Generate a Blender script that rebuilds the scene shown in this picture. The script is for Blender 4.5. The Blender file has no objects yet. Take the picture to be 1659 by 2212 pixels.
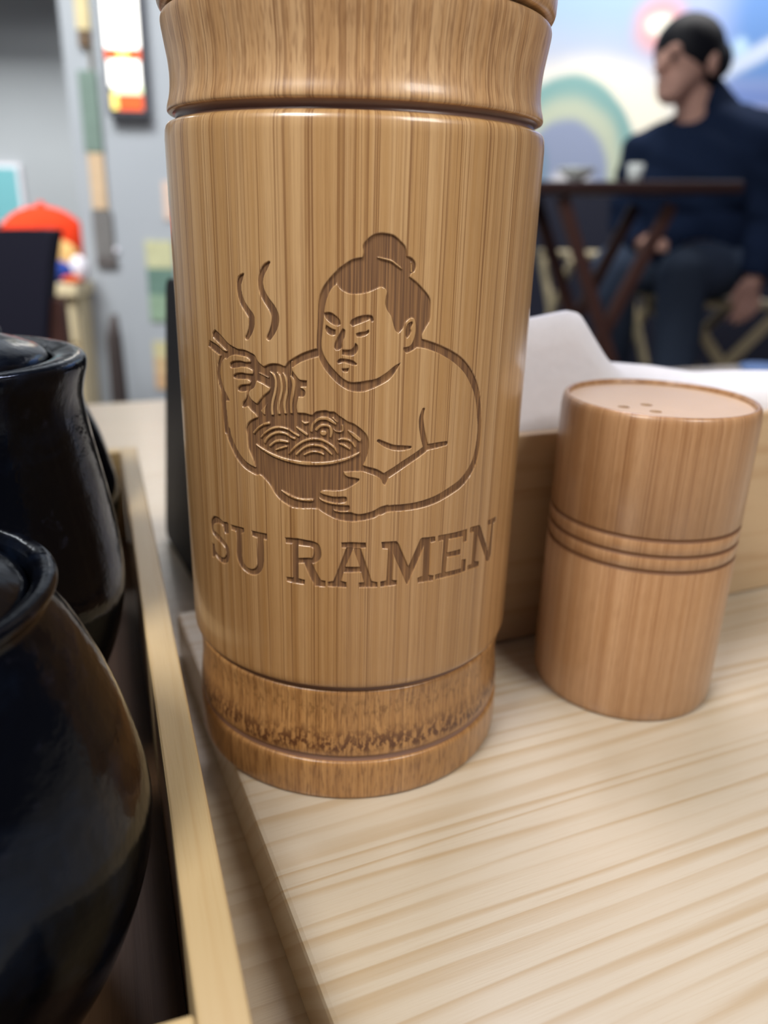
import bpy, bmesh, math, random, json
import numpy as np
from mathutils import Vector, Matrix
random.seed(7)
rng = np.random.default_rng(7)
S = bpy.context.scene
COL = S.collection
PI = math.pi

# ------------------------------------------------------------------ camera
F_PX, PITCH, ROLL, CAM_H = 1702.9, 0.35836, 0.02797, 0.1332
cd = bpy.data.cameras.new('camera')
cd.sensor_fit = 'VERTICAL'
cd.sensor_height = 36.0
cd.sensor_width = 27.0
cd.lens = F_PX / 2212 * 36.0
cd.clip_start = 0.005
cd.clip_end = 50
cam = bpy.data.objects.new('camera', cd)
COL.objects.link(cam)
fw = Vector((0, math.cos(PITCH), -math.sin(PITCH)))
rt = Vector((1, 0, 0))
up = Vector((0, math.sin(PITCH), math.cos(PITCH)))
r2 = rt * math.cos(ROLL) + up * math.sin(ROLL)
u2 = -rt * math.sin(ROLL) + up * math.cos(ROLL)
cam.matrix_world = Matrix(((r2.x, u2.x, -fw.x, 0), (r2.y, u2.y, -fw.y, 0), (r2.z, u2.z, -fw.z, CAM_H), (0, 0, 0, 1)))
cd.dof.use_dof = True
cd.dof.focus_distance = 0.158
cd.dof.aperture_fstop = cd.lens / 2.6
S.camera = cam

# ------------------------------------------------------------------ world, lights, exposure
S.view_settings.view_transform = 'Standard'
S.view_settings.look = 'None'
S.view_settings.exposure = 0.0
S.view_settings.gamma = 1.0
S.view_settings.use_curve_mapping = False
w = bpy.data.worlds.new('world')
S.world = w
w.use_nodes = True
w.node_tree.nodes['Background'].inputs[0].default_value = (0.82, 0.80, 1.0, 1)
w.node_tree.nodes['Background'].inputs[1].default_value = 0.10


def area(name, loc, target, sx, sy, watts, col):
    l = bpy.data.lights.new(name, 'AREA')
    l.shape = 'RECTANGLE'
    l.size = sx
    l.size_y = sy
    l.energy = watts
    l.color = col
    o = bpy.data.objects.new(name, l)
    COL.objects.link(o)
    o.location = loc
    o.rotation_euler = (Vector(target) - Vector(loc)).to_track_quat('-Z', 'Y').to_euler()
    return o


area('key_light_right', (0.41, -0.22, 0.68), (0.04, 0.20, 0.02), 0.28, 0.26, 3.9, (1.0, 0.95, 0.90))  # unseen key light, set close so the jar darkens towards its foot
area('front_light_left', (-0.38, -0.28, 0.84), (-0.02, 0.18, 0.09), 0.30, 0.24, 8.0, (1.0, 0.95, 0.90))  # unseen light from front left, brightens the left side of the jar
area('ceiling_lamp_rear', (0.06, 0.98, 1.75), (0.06, 0.2, 0.0), 0.55, 0.40, 15.0, (0.88, 0.87, 1.0))
area('column_fill_light', (-0.95, 0.75, 1.75), (-0.65, 2.0, 0.30), 0.9, 0.7, 15.0, (0.97, 0.98, 0.97)).data.spread = 1.5  # added unseen light to brighten the grey column
area('left_wall_fill_light', (-1.75, 2.35, 1.80), (-1.70, 3.4, 0.2), 0.8, 0.6, 62.0, (0.97, 0.99, 0.97))  # added unseen light to lift the far left wall
area('mural_fill_light', (1.15, 2.85, 1.75), (1.05, 3.6, 0.55), 1.7, 0.25, 40.0, (1.0, 0.97, 0.94))  # added unseen light that brings the mural close to white


# ------------------------------------------------------------------ node helpers
def lin(c):
    r = []
    for v in c[:3]:
        v = v / 255.0
        r.append(v / 12.92 if v <= 0.04045 else ((v + 0.055) / 1.055) ** 2.4)
    return (*r, 1.0)


class NT:
    def __init__(self, name):
        self.m = bpy.data.materials.new(name)
        self.m.use_nodes = True
        self.t = self.m.node_tree
        self.b = self.t.nodes['Principled BSDF']

    def n(self, kind):
        return self.t.nodes.new(kind)

    def put(self, sock, v):
        if isinstance(v, bpy.types.NodeSocket):
            self.t.links.new(v, sock)
        elif isinstance(v, (tuple, list)) and len(v) == 3 and sock.type == 'RGBA':
            sock.default_value = (*v, 1)
        else:
            sock.default_value = v

    def math(self, op, a, b=0.0, c=None, clamp=False):
        n = self.n('ShaderNodeMath')
        n.operation = op
        n.use_clamp = clamp
        self.put(n.inputs[0], a)
        self.put(n.inputs[1], b)
        if c is not None:
            self.put(n.inputs[2], c)
        return n.outputs[0]

    def add(self, a, b): return self.math('ADD', a, b)
    def sub(self, a, b): return self.math('SUBTRACT', a, b)
    def mul(self, a, b): return self.math('MULTIPLY', a, b)

    def step(self, x, e0, e1, o0=0.0, o1=1.0):
        n = self.n('ShaderNodeMapRange')
        n.interpolation_type = 'SMOOTHSTEP'
        self.put(n.inputs[0], x)
        for i, v in enumerate((e0, e1, o0, o1)):
            self.put(n.inputs[1 + i], v)
        return n.outputs[0]

    def mix(self, f, a, b, mode='MIX'):
        n = self.n('ShaderNodeMix')
        n.data_type = 'RGBA'
        n.blend_type = mode
        self.put(n.inputs[0], f)
        self.put(n.inputs[6], a)
        self.put(n.inputs[7], b)
        return n.outputs[2]

    def xyz(self, kind='Object'):
        tc = self.n('ShaderNodeTexCoord')
        s = self.n('ShaderNodeSeparateXYZ')
        self.t.links.new(tc.outputs[kind], s.inputs[0])
        return s.outputs[0], s.outputs[1], s.outputs[2]

    def vec(self, x, y, z):
        n = self.n('ShaderNodeCombineXYZ')
        for i, v in enumerate((x, y, z)):
            self.put(n.inputs[i], v)
        return n.outputs[0]

    def noise(self, v, scale=1.0, detail=2.0, rough=0.5, dist=0.0):
        n = self.n('ShaderNodeTexNoise')
        self.put(n.inputs['Vector'], v)
        n.inputs['Scale'].default_value = scale
        n.inputs['Detail'].default_value = detail
        n.inputs['Roughness'].default_value = rough
        n.inputs['Distortion'].default_value = dist
        return n.outputs[0]

    def ramp(self, x, stops):
        n = self.n('ShaderNodeValToRGB')
        self.put(n.inputs[0], x)
        el = n.color_ramp.elements
        while len(el) < len(stops):
            el.new(0.5)
        for e, (p, c) in zip(el, stops):
            e.position = p
            e.color = c
        return n.outputs[0]

    def bump(self, h, strength=0.2, dist=0.001):
        n = self.n('ShaderNodeBump')
        n.inputs['Strength'].default_value = strength
        n.inputs['Distance'].default_value = dist
        self.put(n.inputs['Height'], h)
        self.put(self.b.inputs['Normal'], n.outputs[0])

    def col(self, v):
        self.put(self.b.inputs['Base Color'], v)

    def set(self, **k):
        for a, v in k.items():
            self.put(self.b.inputs[a], v)


def plain(name, rgb, rough=0.6, spec=0.4, nz=0.10, scale=60.0, metallic=0.0, bump=0.0):
    t = NT(name)
    x, y, z = t.xyz()
    f = t.noise(t.vec(x, y, z), scale, 3.0)
    c = lin(rgb)
    lo = tuple(v * (1 - nz) for v in c[:3]) + (1,)
    hi = tuple(min(1, v * (1 + nz)) for v in c[:3]) + (1,)
    t.col(t.mix(f, lo, hi))
    t.set(Roughness=rough, Metallic=metallic)
    t.b.inputs['Specular IOR Level'].default_value = spec
    if bump:
        t.bump(f, bump, 0.002)
    return t.m


def glow(name, rgb, strength):
    t = NT(name)
    t.col(lin(rgb))
    t.put(t.b.inputs['Emission Color'], lin(rgb))
    t.b.inputs['Emission Strength'].default_value = strength
    return t.m


def bamboo(name, light, mid, dark, R, engrave=False, nodal=False, fleck=0.0, rough=0.34, coarse=1.0):
    """bamboo on an upright turned thing: fibres run along z around the axis"""
    t = NT(name)
    x, y, z = t.xyz()
    ang = t.mul(t.math('ARCTAN2', x, t.mul(y, -1.0)), R)
    wob = t.mul(t.sub(t.noise(t.vec(t.mul(ang, 120), t.mul(z, 18), 0.0)), 0.5), 0.0006)
    a = t.add(ang, wob)
    broad = t.noise(t.vec(t.mul(a, 420 * coarse), t.mul(z, 2.0), 3.0), 1.0, 2.0, 0.6)
    fine = t.noise(t.vec(t.mul(a, 3300 * coarse), t.mul(z, 4.0), 7.0), 1.0, 2.0, 0.65)
    hair = t.noise(t.vec(t.mul(a, 6500 * coarse), t.mul(z, 80.0), 1.0), 1.0, 2.0, 0.6)
    c = t.mix(t.step(broad, 0.34, 0.66), lin(mid), lin(light))
    streak = t.mul(t.step(fine, 0.48, 0.60), t.step(t.noise(t.vec(t.mul(a, 430 * coarse), t.mul(z, 3.0), 11.0)), 0.38, 0.64, 0.08, 1.0))
    c = t.mix(t.mul(streak, 0.82), c, lin(dark))
    c = t.mix(t.mul(t.step(hair, 0.5, 0.72), 0.30), c, lin(dark))
    if engrave:     # body colour is multiplied browner towards the bottom
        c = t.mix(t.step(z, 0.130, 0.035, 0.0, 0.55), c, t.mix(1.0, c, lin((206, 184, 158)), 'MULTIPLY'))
    if fleck:
        dash = t.noise(t.vec(t.mul(a, 1700), t.mul(z, 190), 5.0), 1.0, 2.0, 0.55)
        c = t.mix(t.mul(t.step(dash, 0.47, 0.68), fleck), c, lin(dark))
    if nodal:
        spot = t.noise(t.vec(t.mul(a, 760), t.mul(z, 380), 2.0), 1.0, 3.0, 0.6)
        edge = t.mul(t.sub(t.noise(t.vec(t.mul(a, 70), 0.0, 4.0)), 0.5), 0.006)
        zz = t.add(z, edge)
        band = t.mul(t.step(zz, 0.0125, 0.0150), t.step(zz, 0.0155, 0.0225, 1.0, 0.0))
        c = t.mix(t.mul(t.step(spot, 0.43, 0.56), t.mul(band, 0.95)), c, lin((84, 48, 28)))
        fl2 = t.mul(t.step(z, 0.0225, 0.0245), t.step(z, 0.0265, 0.0290, 1.0, 0.0))
        c = t.mix(t.mul(t.step(spot, 0.50, 0.62), t.mul(fl2, 0.5)), c, lin((104, 70, 36)))
    ro = rough
    if engrave:
        at = t.n('ShaderNodeAttribute')
        at.attribute_name = 'engrave'
        e = at.outputs['Fac']
        burn = t.mix(t.step(t.noise(t.vec(t.mul(a, 1900), t.mul(z, 24.0), 9.0), 1.0, 2.0, 0.7), 0.38, 0.66), lin((96, 66, 44)), lin((142, 104, 66)))
        em = t.step(e, 0.30, 0.70)
        c = t.mix(t.mul(em, 0.95), c, burn)
        ro = t.add(rough, t.mul(em, 0.35))
        t.set(**{'Coat Weight': t.sub(0.60, t.mul(em, 0.60))})
    else:
        t.b.inputs['Coat Weight'].default_value = 0.40
    t.b.inputs['Coat Roughness'].default_value = 0.15
    t.col(c)
    t.set(Roughness=ro)
    t.b.inputs['Specular IOR Level'].default_value = 0.45
    t.bump(t.add(t.mul(fine, 0.6), hair), 0.10, 0.0004)
    return t.m


def pine(name, light, brown, rings=190.0, rough=0.36, strength=0.8, coat=0.25, axis='X'):
    """flat-sawn softwood: growth rings run along local x (or z on an upright)"""
    t = NT(name)
    x, y, z = t.xyz()
    if axis == 'Y':
        x, y = y, x
    yz = t.add(y, t.mul(z, 0.8))
    yd = t.add(t.mul(yz, rings), t.mul(t.noise(t.vec(t.mul(x, 1.8), t.mul(yz, 50.0), 0.0), 1.0, 3.0, 0.6), 4.5))
    fr = t.math('FRACT', yd)
    line = t.mul(t.step(fr, 0.42, 0.86), t.step(fr, 0.86, 1.0, 1.0, 0.0))
    amp = t.step(t.noise(t.vec(t.mul(x, 9.0), t.mul(yz, 120.0), 4.0), 1.0, 2.0), 0.30, 0.66, 0.25, 1.0)
    fibre = t.noise(t.vec(t.mul(x, 60.0), t.mul(yz, 2200.0), 2.0), 1.0, 2.0, 0.6)
    tone = t.noise(t.vec(t.mul(x, 3.0), t.mul(yz, 22.0), 8.0), 1.0, 2.0)
    l2 = tuple(v * 0.86 for v in lin(light)[:3]) + (1,)
    c = t.mix(tone, l2, lin(light))
    c = t.mix(t.mul(t.mul(line, amp), strength), c, lin(brown))
    c = t.mix(t.mul(t.step(fibre, 0.45, 0.75), 0.18), c, lin(brown))
    t.col(c)
    t.set(Roughness=rough)
    t.b.inputs['Coat Weight'].default_value = coat
    t.b.inputs['Coat Roughness'].default_value = 0.22
    t.bump(t.add(fibre, t.mul(line, 0.4)), 0.08, 0.0005)
    return t.m


# ------------------------------------------------------------------ mesh helpers
def link(name, me, mat=None, parent=None, loc=None, rot=None):
    o = bpy.data.objects.new(name, me)
    COL.objects.link(o)
    if mat is not None and me is not None:
        if len(me.materials) == 0:
            me.materials.append(mat)
    if parent is not None:
        o.parent = parent
    if loc is not None:
        o.location = loc
    if rot is not None:
        o.rotation_euler = rot
    return o


def tag(o, label=None, cat=None, group=None, kind=None):
    if label: o['label'] = label
    if cat: o['category'] = cat
    if group: o['group'] = group
    if kind: o['kind'] = kind
    return o


def thing(name, label, cat, loc=(0, 0, 0), rotz=0.0, group=None):
    o = bpy.data.objects.new(name, None)
    o.empty_display_size = 0.02
    COL.objects.link(o)
    o.location = loc
    o.rotation_euler = (0, 0, rotz)
    return tag(o, label, cat, group)


def pydata(name, v, f, smooth=False):
    me = bpy.data.meshes.new(name)
    me.from_pydata([tuple(p) for p in v], [], f)
    me.validate()
    if smooth:
        me.polygons.foreach_set('use_smooth', [True] * len(me.polygons))
    me.update()
    return me


def from_bm(name, bm, smooth=False):
    me = bpy.data.meshes.new(name)
    bmesh.ops.recalc_face_normals(bm, faces=bm.faces)
    bm.to_mesh(me)
    bm.free()
    if smooth:
        me.polygons.foreach_set('use_smooth', [True] * len(me.polygons))
    return me


def bm_box(bm, c, s, rot=None, bevel=0.0, seg=2):
    r = bmesh.ops.create_cube(bm, size=1.0)
    vs = r['verts']
    for v in vs:
        v.co = Vector((v.co.x * s[0], v.co.y * s[1], v.co.z * s[2]))
    if bevel:
        es = list({e for v in vs for e in v.link_edges})
        r2_ = bmesh.ops.bevel(bm, geom=es, offset=bevel, segments=seg, affect='EDGES', profile=0.5)
        vs = list({v for f in r2_['faces'] for v in f.verts} | {v for v in vs if v.is_valid})
    for v in vs:
        if rot is not None:
            v.co = rot @ v.co
        v.co += Vector(c)


def box(name, c, s, mat, parent=None, bevel=0.0, rot=None, seg=2):
    bm = bmesh.new()
    bm_box(bm, (0, 0, 0), s, rot, bevel, seg)
    me = from_bm(name, bm)
    return link(name, me, mat, parent, c)


def lathe_me(name, prof, seg=96, closed=False, smooth=True):
    """prof: (r, z) list from outside bottom up; r=0 ends make poles"""
    v, f, ids = [], [], []
    for r, z in prof:
        if r < 1e-7:
            ids.append([len(v)])
            v.append((0, 0, z))
        else:
            ids.append(list(range(len(v), len(v) + seg)))
            v += [(r * math.cos(2 * PI * i / seg), r * math.sin(2 * PI * i / seg), z) for i in range(seg)]
    rings = list(zip(ids[:-1], ids[1:]))
    if closed:
        rings.append((ids[-1], ids[0]))
    for a, b in rings:
        for i in range(seg):
            j = (i + 1) % seg
            if len(a) == 1 and len(b) == 1:
                continue
            if len(a) == 1:
                f.append((a[0], b[j], b[i]))
            elif len(b) == 1:
                f.append((a[i], a[j], b[0]))
            else:
                f.append((a[i], a[j], b[j], b[i]))
    return pydata(name, v, f, smooth)


def rnd(prof, k=3):
    """round the corners of an (r, z) profile a little by corner cutting"""
    for _ in range(k):
        out = [prof[0]]
        for (a, b), (c, d) in zip(prof[:-1], prof[1:]):
            out += [(a * .75 + c * .25, b * .75 + d * .25), (a * .25 + c * .75, b * .25 + d * .75)]
        out.append(prof[-1])
        prof = out
    return prof


def tube_bm(bm, pts, rad, seg=10):
    pts = [Vector(p) for p in pts]
    rings = []
    for i, p in enumerate(pts):
        d = (pts[min(i + 1, len(pts) - 1)] - pts[max(i - 1, 0)]).normalized()
        a = d.orthogonal().normalized() if i == 0 else (rings[-1][1] - d * rings[-1][1].dot(d)).normalized()
        b = d.cross(a)
        r = rad[i] if isinstance(rad, (list, tuple)) else rad
        rings.append(([bm.verts.new(p + (a * math.cos(2 * PI * k / seg) + b * math.sin(2 * PI * k / seg)) * r) for k in range(seg)], a))
    for (A, _), (B, _) in zip(rings[:-1], rings[1:]):
        for k in range(seg):
            bm.faces.new((A[k], A[(k + 1) % seg], B[(k + 1) % seg], B[k]))
    bm.faces.new(rings[0][0][::-1])
    bm.faces.new(rings[-1][0])


def tube(name, pts, rad, mat, parent=None, seg=10):
    bm = bmesh.new()
    tube_bm(bm, pts, rad, seg)
    return link(name, from_bm(name, bm, True), mat, parent)


def bar(name, a, b, w, t, mat, parent=None, bevel=0.003):
    """flat wooden bar from a to b, width w in the plane, thickness t"""
    a, b = Vector(a), Vector(b)
    d = b - a
    q = d.to_track_quat('X', 'Z').to_matrix()
    return box(name, (a + b) / 2, (d.length, t, w), mat, parent, bevel, q)


def prism(name, outline, y0, y1, mat, parent=None, loc=None, rotz=None, bevel=0.0):
    """solid whose outline lies in local x/z, thickness along y"""
    bm = bmesh.new()
    vs = [bm.verts.new((x, y0, z)) for x, z in outline]
    f = bm.faces.new(vs)
    r = bmesh.ops.extrude_face_region(bm, geom=[f])
    for g in r['geom']:
        if isinstance(g, bmesh.types.BMVert):
            g.co.y = y1
    if bevel:
        es = [e for e in bm.edges if abs(e.verts[0].co.y - e.verts[1].co.y) < 1e-6]
        bmesh.ops.bevel(bm, geom=es, offset=bevel, segments=2, affect='EDGES', profile=0.5)
    me = from_bm(name, bm)
    return link(name, me, mat, parent, loc, (0, 0, rotz) if rotz is not None else None)


def rounded(x0, x1, z0, z1, r, n=6):
    P = []
    for cx, cz, a0 in ((x1 - r, z0 + r, -90), (x1 - r, z1 - r, 0), (x0 + r, z1 - r, 90), (x0 + r, z0 + r, 180)):
        for i in range(n + 1):
            a = math.radians(a0 + 90 * i / n)
            P.append((cx + r * math.cos(a), cz + r * math.sin(a)))
    return P


# ------------------------------------------------------------------ materials
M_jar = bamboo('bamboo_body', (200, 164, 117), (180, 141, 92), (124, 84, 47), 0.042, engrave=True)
M_jar_band = bamboo('bamboo_band', (208, 172, 128), (190, 150, 104), (132, 94, 60), 0.042, fleck=0.5)
M_jar_foot = bamboo('bamboo_foot', (190, 144, 90), (166, 120, 70), (104, 66, 36), 0.042, nodal=True, fleck=0.6)
M_shaker = bamboo('bamboo_shaker', (188, 148, 108), (170, 128, 88), (142, 100, 64), 0.0265, coarse=0.75, fleck=0.2)
M_groove = plain('turned_groove', (136, 104, 88), 0.28, 0.5)
M_line = plain('turned_line', (122, 86, 60), 0.5, 0.3)
M_board = pine('pine_board', (204, 192, 171), (174, 148, 110), 200.0, strength=0.7, coat=0.6)
M_table = pine('pine_tabletop', (206, 192, 170), (176, 154, 124), 150.0, rough=0.3, strength=0.6, coat=0.4)
M_caddy = pine('caddy_wood', (200, 176, 132), (172, 134, 84), 260.0, rough=0.4, strength=0.3, coat=0.3)
M_box = pine('box_wood', (206, 178, 140), (172, 132, 92), 90.0, rough=0.42, strength=0.45, coat=0.1)


def mat_glaze():
    t = NT('black_glaze')
    x, y, z = t.xyz()
    v = t.vec(x, y, z)
    a = t.noise(v, 45.0, 4.0, 0.6, 0.6)
    b = t.noise(v, 160.0, 3.0, 0.6)
    c = t.mix(t.step(a, 0.48, 0.72), lin((5, 6, 10)), lin((14, 22, 36)))
    c = t.mix(t.mul(t.step(b, 0.60, 0.76), 0.5), c, lin((30, 32, 44)))
    t.col(c)
    t.set(Roughness=t.step(b, 0.3, 0.8, 0.10, 0.22))
    t.b.inputs['Specular IOR Level'].default_value = 0.24
    t.b.inputs['Specular Tint'].default_value = (0.55, 0.70, 1.0, 1)
    t.bump(t.add(a, t.mul(b, 0.6)), 0.30, 0.001)
    return t.m


M_glaze = mat_glaze()
M_black = plain('black_plastic', (14, 12, 17), 0.5, 0.12)
M_napkin = plain('white_paper', (246, 246, 252), 0.9, 0.1, 0.03, 300.0, bump=0.15)
M_darkwood = plain('dark_stained_wood', (58, 38, 36), 0.5, 0.3, 0.25, 40.0)
M_redwood = plain('reddish_wood', (74, 48, 42), 0.5, 0.3, 0.25, 40.0)
M_palewood = plain('pale_wood', (176, 162, 130), 0.55, 0.3, 0.15, 40.0)
M_cream = plain('cream_laminate', (246, 228, 186), 0.5, 0.3, 0.05, 8.0)
M_grey = plain('grey_paint', (176, 182, 188), 0.75, 0.2, 0.04, 6.0)
M_greywall = plain('grey_wall_paint', (168, 172, 176), 0.8, 0.2, 0.05, 3.0)
M_dim = plain('charcoal_wall_paint', (40, 42, 56), 0.8, 0.2, 0.1, 4.0)
M_floor = plain('dark_floor', (62, 54, 58), 0.55, 0.3, 0.2, 12.0)
M_ceiling = plain('ceiling_paint', (150, 150, 150), 0.85, 0.2, 0.04, 5.0)
M_navy = plain('navy_knit', (30, 42, 66), 0.95, 0.1, 0.25, 500.0, bump=0.2)
M_trouser = plain('grey_trouser_cloth', (74, 86, 106), 0.9, 0.1, 0.15, 400.0)
M_skin = plain('skin', (214, 168, 150), 0.6, 0.3, 0.08, 60.0)
M_hair = plain('dark_hair', (18, 20, 28), 0.6, 0.3, 0.35, 250.0)
M_shoe = plain('dark_shoe', (22, 22, 28), 0.6, 0.3)
M_chair = plain('dark_upholstery', (32, 32, 46), 0.8, 0.2, 0.12, 200.0)
M_red = plain('red_plush', (226, 66, 34), 0.95, 0.1, 0.1, 200.0, bump=0.2)
M_orange = plain('orange_plush', (214, 92, 40), 0.95, 0.1, 0.1, 200.0, bump=0.2)
M_tan = plain('tan_plush', (226, 182, 116), 0.95, 0.1, 0.1, 200.0, bump=0.2)
M_blue = plain('blue_plush', (52, 76, 156), 0.95, 0.1, 0.1, 200.0, bump=0.2)
M_white = plain('white_plush', (235, 232, 240), 0.9, 0.1, 0.04, 200.0)
M_glass = plain('white_glazed', (228, 236, 232), 0.25, 0.5, 0.03)
M_coaster = plain('blue_coaster', (104, 134, 184), 0.6, 0.3)

# ------------------------------------------------------------------ the room
PLAT = -0.52      # raised dining platform, right rear
GROUND = -0.75
T_Z = -0.017      # top of our own table


def struct(name, c, s, m):
    return tag(box(name, c, s, m), kind='structure')


struct('floor', (0, 1.0, GROUND - 0.05), (7.2, 6.4, 0.1), M_floor)
struct('floor_platform', (1.85, 2.65, (PLAT + GROUND) / 2), (3.3, 2.0, PLAT - GROUND), M_floor)
struct('wall_back', (0, 3.70, 0.6), (7.2, 0.1, 2.7), M_greywall)
struct('wall_left', (-3.05, 1.0, 0.6), (0.1, 6.4, 2.7), M_greywall)
struct('ceiling', (0, 1.6, 2.0), (7.2, 5.2, 0.1), M_ceiling)
struct('trim_1', (-1.75, 3.45, 1.25), (2.5, 0.4, 0.6), plain('upper_shade_paint', (96, 98, 102), 0.8, 0.2))  # added dark box standing in for shade high on the left wall
struct('trim_2', (1.85, 3.616, -0.14), (3.3, 0.06, 0.76), M_dim)
struct('trim_3', (-0.43, 2.32, 0.6), (0.63, 0.64, 2.7), M_grey)


def mat_mural():
    t = NT('painted_mural')
    x, _, z = t.xyz()
    wx = t.mul(t.sub(t.noise(t.vec(x, 0.0, z), 6.0, 3.0), 0.5), 0.035)
    wz = t.mul(t.sub(t.noise(t.vec(x, 4.0, z), 6.0, 3.0), 0.5), 0.035)
    X, Z = t.add(x, wx), t.add(z, wz)

    def ell(cx, cz, rx, rz, a=X, b=Z):
        p = t.math('DIVIDE', t.sub(a, cx), rx)
        q = t.math('DIVIDE', t.sub(b, cz), rz)
        return t.math('SQRT', t.add(t.mul(p, p), t.mul(q, q)))

    c = t.mix(t.step(Z, 0.62, 0.95), lin((206, 206, 220)), lin((156, 184, 214)))
    c = t.mix(t.step(X, 0.85, 1.20), c, lin((164, 178, 220)))
    c = t.mix(t.step(X, 1.18, 1.40), c, lin((98, 140, 200)))
    c = t.mix(t.step(Z, 0.72, 0.60, 0.0, 1.0), c, lin((196, 200, 220)))
    c = t.mix(t.mul(t.step(X, 1.20, 1.32), t.step(Z, 0.74, 0.62)), c, lin((112, 138, 200)))
    c = t.mix(t.mul(t.step(X, 1.36, 1.46), t.step(Z, 0.62, 0.52)), c, lin((214, 204, 214)))
    sl = t.sub(Z, t.add(t.mul(X, 0.55), 0.0))
    c = t.mix(t.mul(t.step(t.math('ABSOLUTE', t.add(sl, 0.012)), 0.015, 0.055, 1.0, 0.0), t.step(X, 1.20, 1.32)), c, lin((196, 210, 232)))
    c = t.mix(t.step(ell(1.36, 0.80, 0.05, 0.05), 0.3, 1.0, 0.8, 0.0), c, lin((190, 220, 240)))
    c = t.mix(t.step(ell(0.80, 0.50, 0.48, 0.30), 0.55, 1.0, 1.0, 0.0), c, lin((255, 250, 232)))
    c = t.mix(t.step(ell(1.035, 0.865, 0.14, 0.14), 0.30, 1.0, 0.8, 0.0), c, lin((238, 158, 150)))
    c = t.mix(t.step(ell(1.035, 0.865, 0.075, 0.05), 0.45, 1.0, 1.0, 0.0), c, lin((255, 250, 236)))
    d = ell(0.712, 0.30, 0.30, 0.385)
    c = t.mix(t.step(d, 0.96, 1.05, 1.0, 0.0), c, lin((134, 178, 176)))
    c = t.mix(t.step(d, 0.70, 0.90, 1.0, 0.0), c, lin((198, 208, 186)))
    c = t.mix(t.step(d, 0.54, 0.64, 1.0, 0.0), c, lin((150, 162, 192)))
    c = t.mix(t.step(ell(0.60, 0.31, 0.05, 0.16), 0.6, 1.0, 0.8, 0.0), c, lin((120, 152, 176)))
    c = t.mix(t.step(ell(0.74, 0.29, 0.11, 0.06), 0.5, 1.0, 1.0, 0.0), c, lin((232, 232, 238)))
    t.col(c)
    t.set(Roughness=0.7)
    return t.m


mu = box('mural', (1.55, 3.610, 0.90), (2.7, 0.05, 1.32), None)
# object space equals room space so the painting keeps its place on the wall
mu.data.transform(Matrix.Translation((1.55, 3.610, 0.90)))
mu.location = (0, 0, 0)
mu.data.materials.append(mat_mural())
tag(mu, 'painted sky and arch mural covering the rear right wall', 'mural')

# ------------------------------------------------------------------ our table, the board
AX = math.atan2(0.40253, 0.91541)
P0 = Vector((0.03764, 0.23122, 0.0))


def uv(u, v, z=0.0):
    return P0 + Vector((math.cos(AX), math.sin(AX), 0)) * u + Vector((-math.sin(AX), math.cos(AX), 0)) * v + Vector((0, 0, z))


tb = thing('dining_table', 'pale wooden dining table under the bamboo jar and the board', 'table', uv(0, 0, GROUND), AX)
tz = T_Z - GROUND
NPL = 7
u0, u1, v0, v1 = -0.42, 0.95, -0.46, 0.4835
box('tabletop', ((u0 + u1) / 2, (v0 + v1) / 2, tz - 0.0125), (u1 - u0, v1 - v0, 0.025), M_table, tb, 0.003)
for a in (u0 + 0.06, u1 - 0.06):
    for b in (v0 + 0.06, v1 - 0.06):
        box('leg', (a, b, (tz - 0.025) / 2), (0.05, 0.05, tz - 0.025), M_table, tb, 0.004)
box('apron', (0.265, v1 - 0.06, tz - 0.055), (u1 - u0 - 0.17, 0.02, 0.06), M_table, tb)
box('apron', (0.265, v0 + 0.06, tz - 0.055), (u1 - u0 - 0.17, 0.02, 0.06), M_table, tb)

bd = box('wooden_board', uv(0.0, 0, 0), (0.50, 0.36, 0.017), M_board, None, 0.0012)
bd.data.transform(Matrix.Translation((0.156, -0.12, -0.0085)))
bd.rotation_euler = (0, 0, AX)
tag(bd, 'thick pale pine board with brown growth lines under the jar and shaker', 'board')

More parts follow.
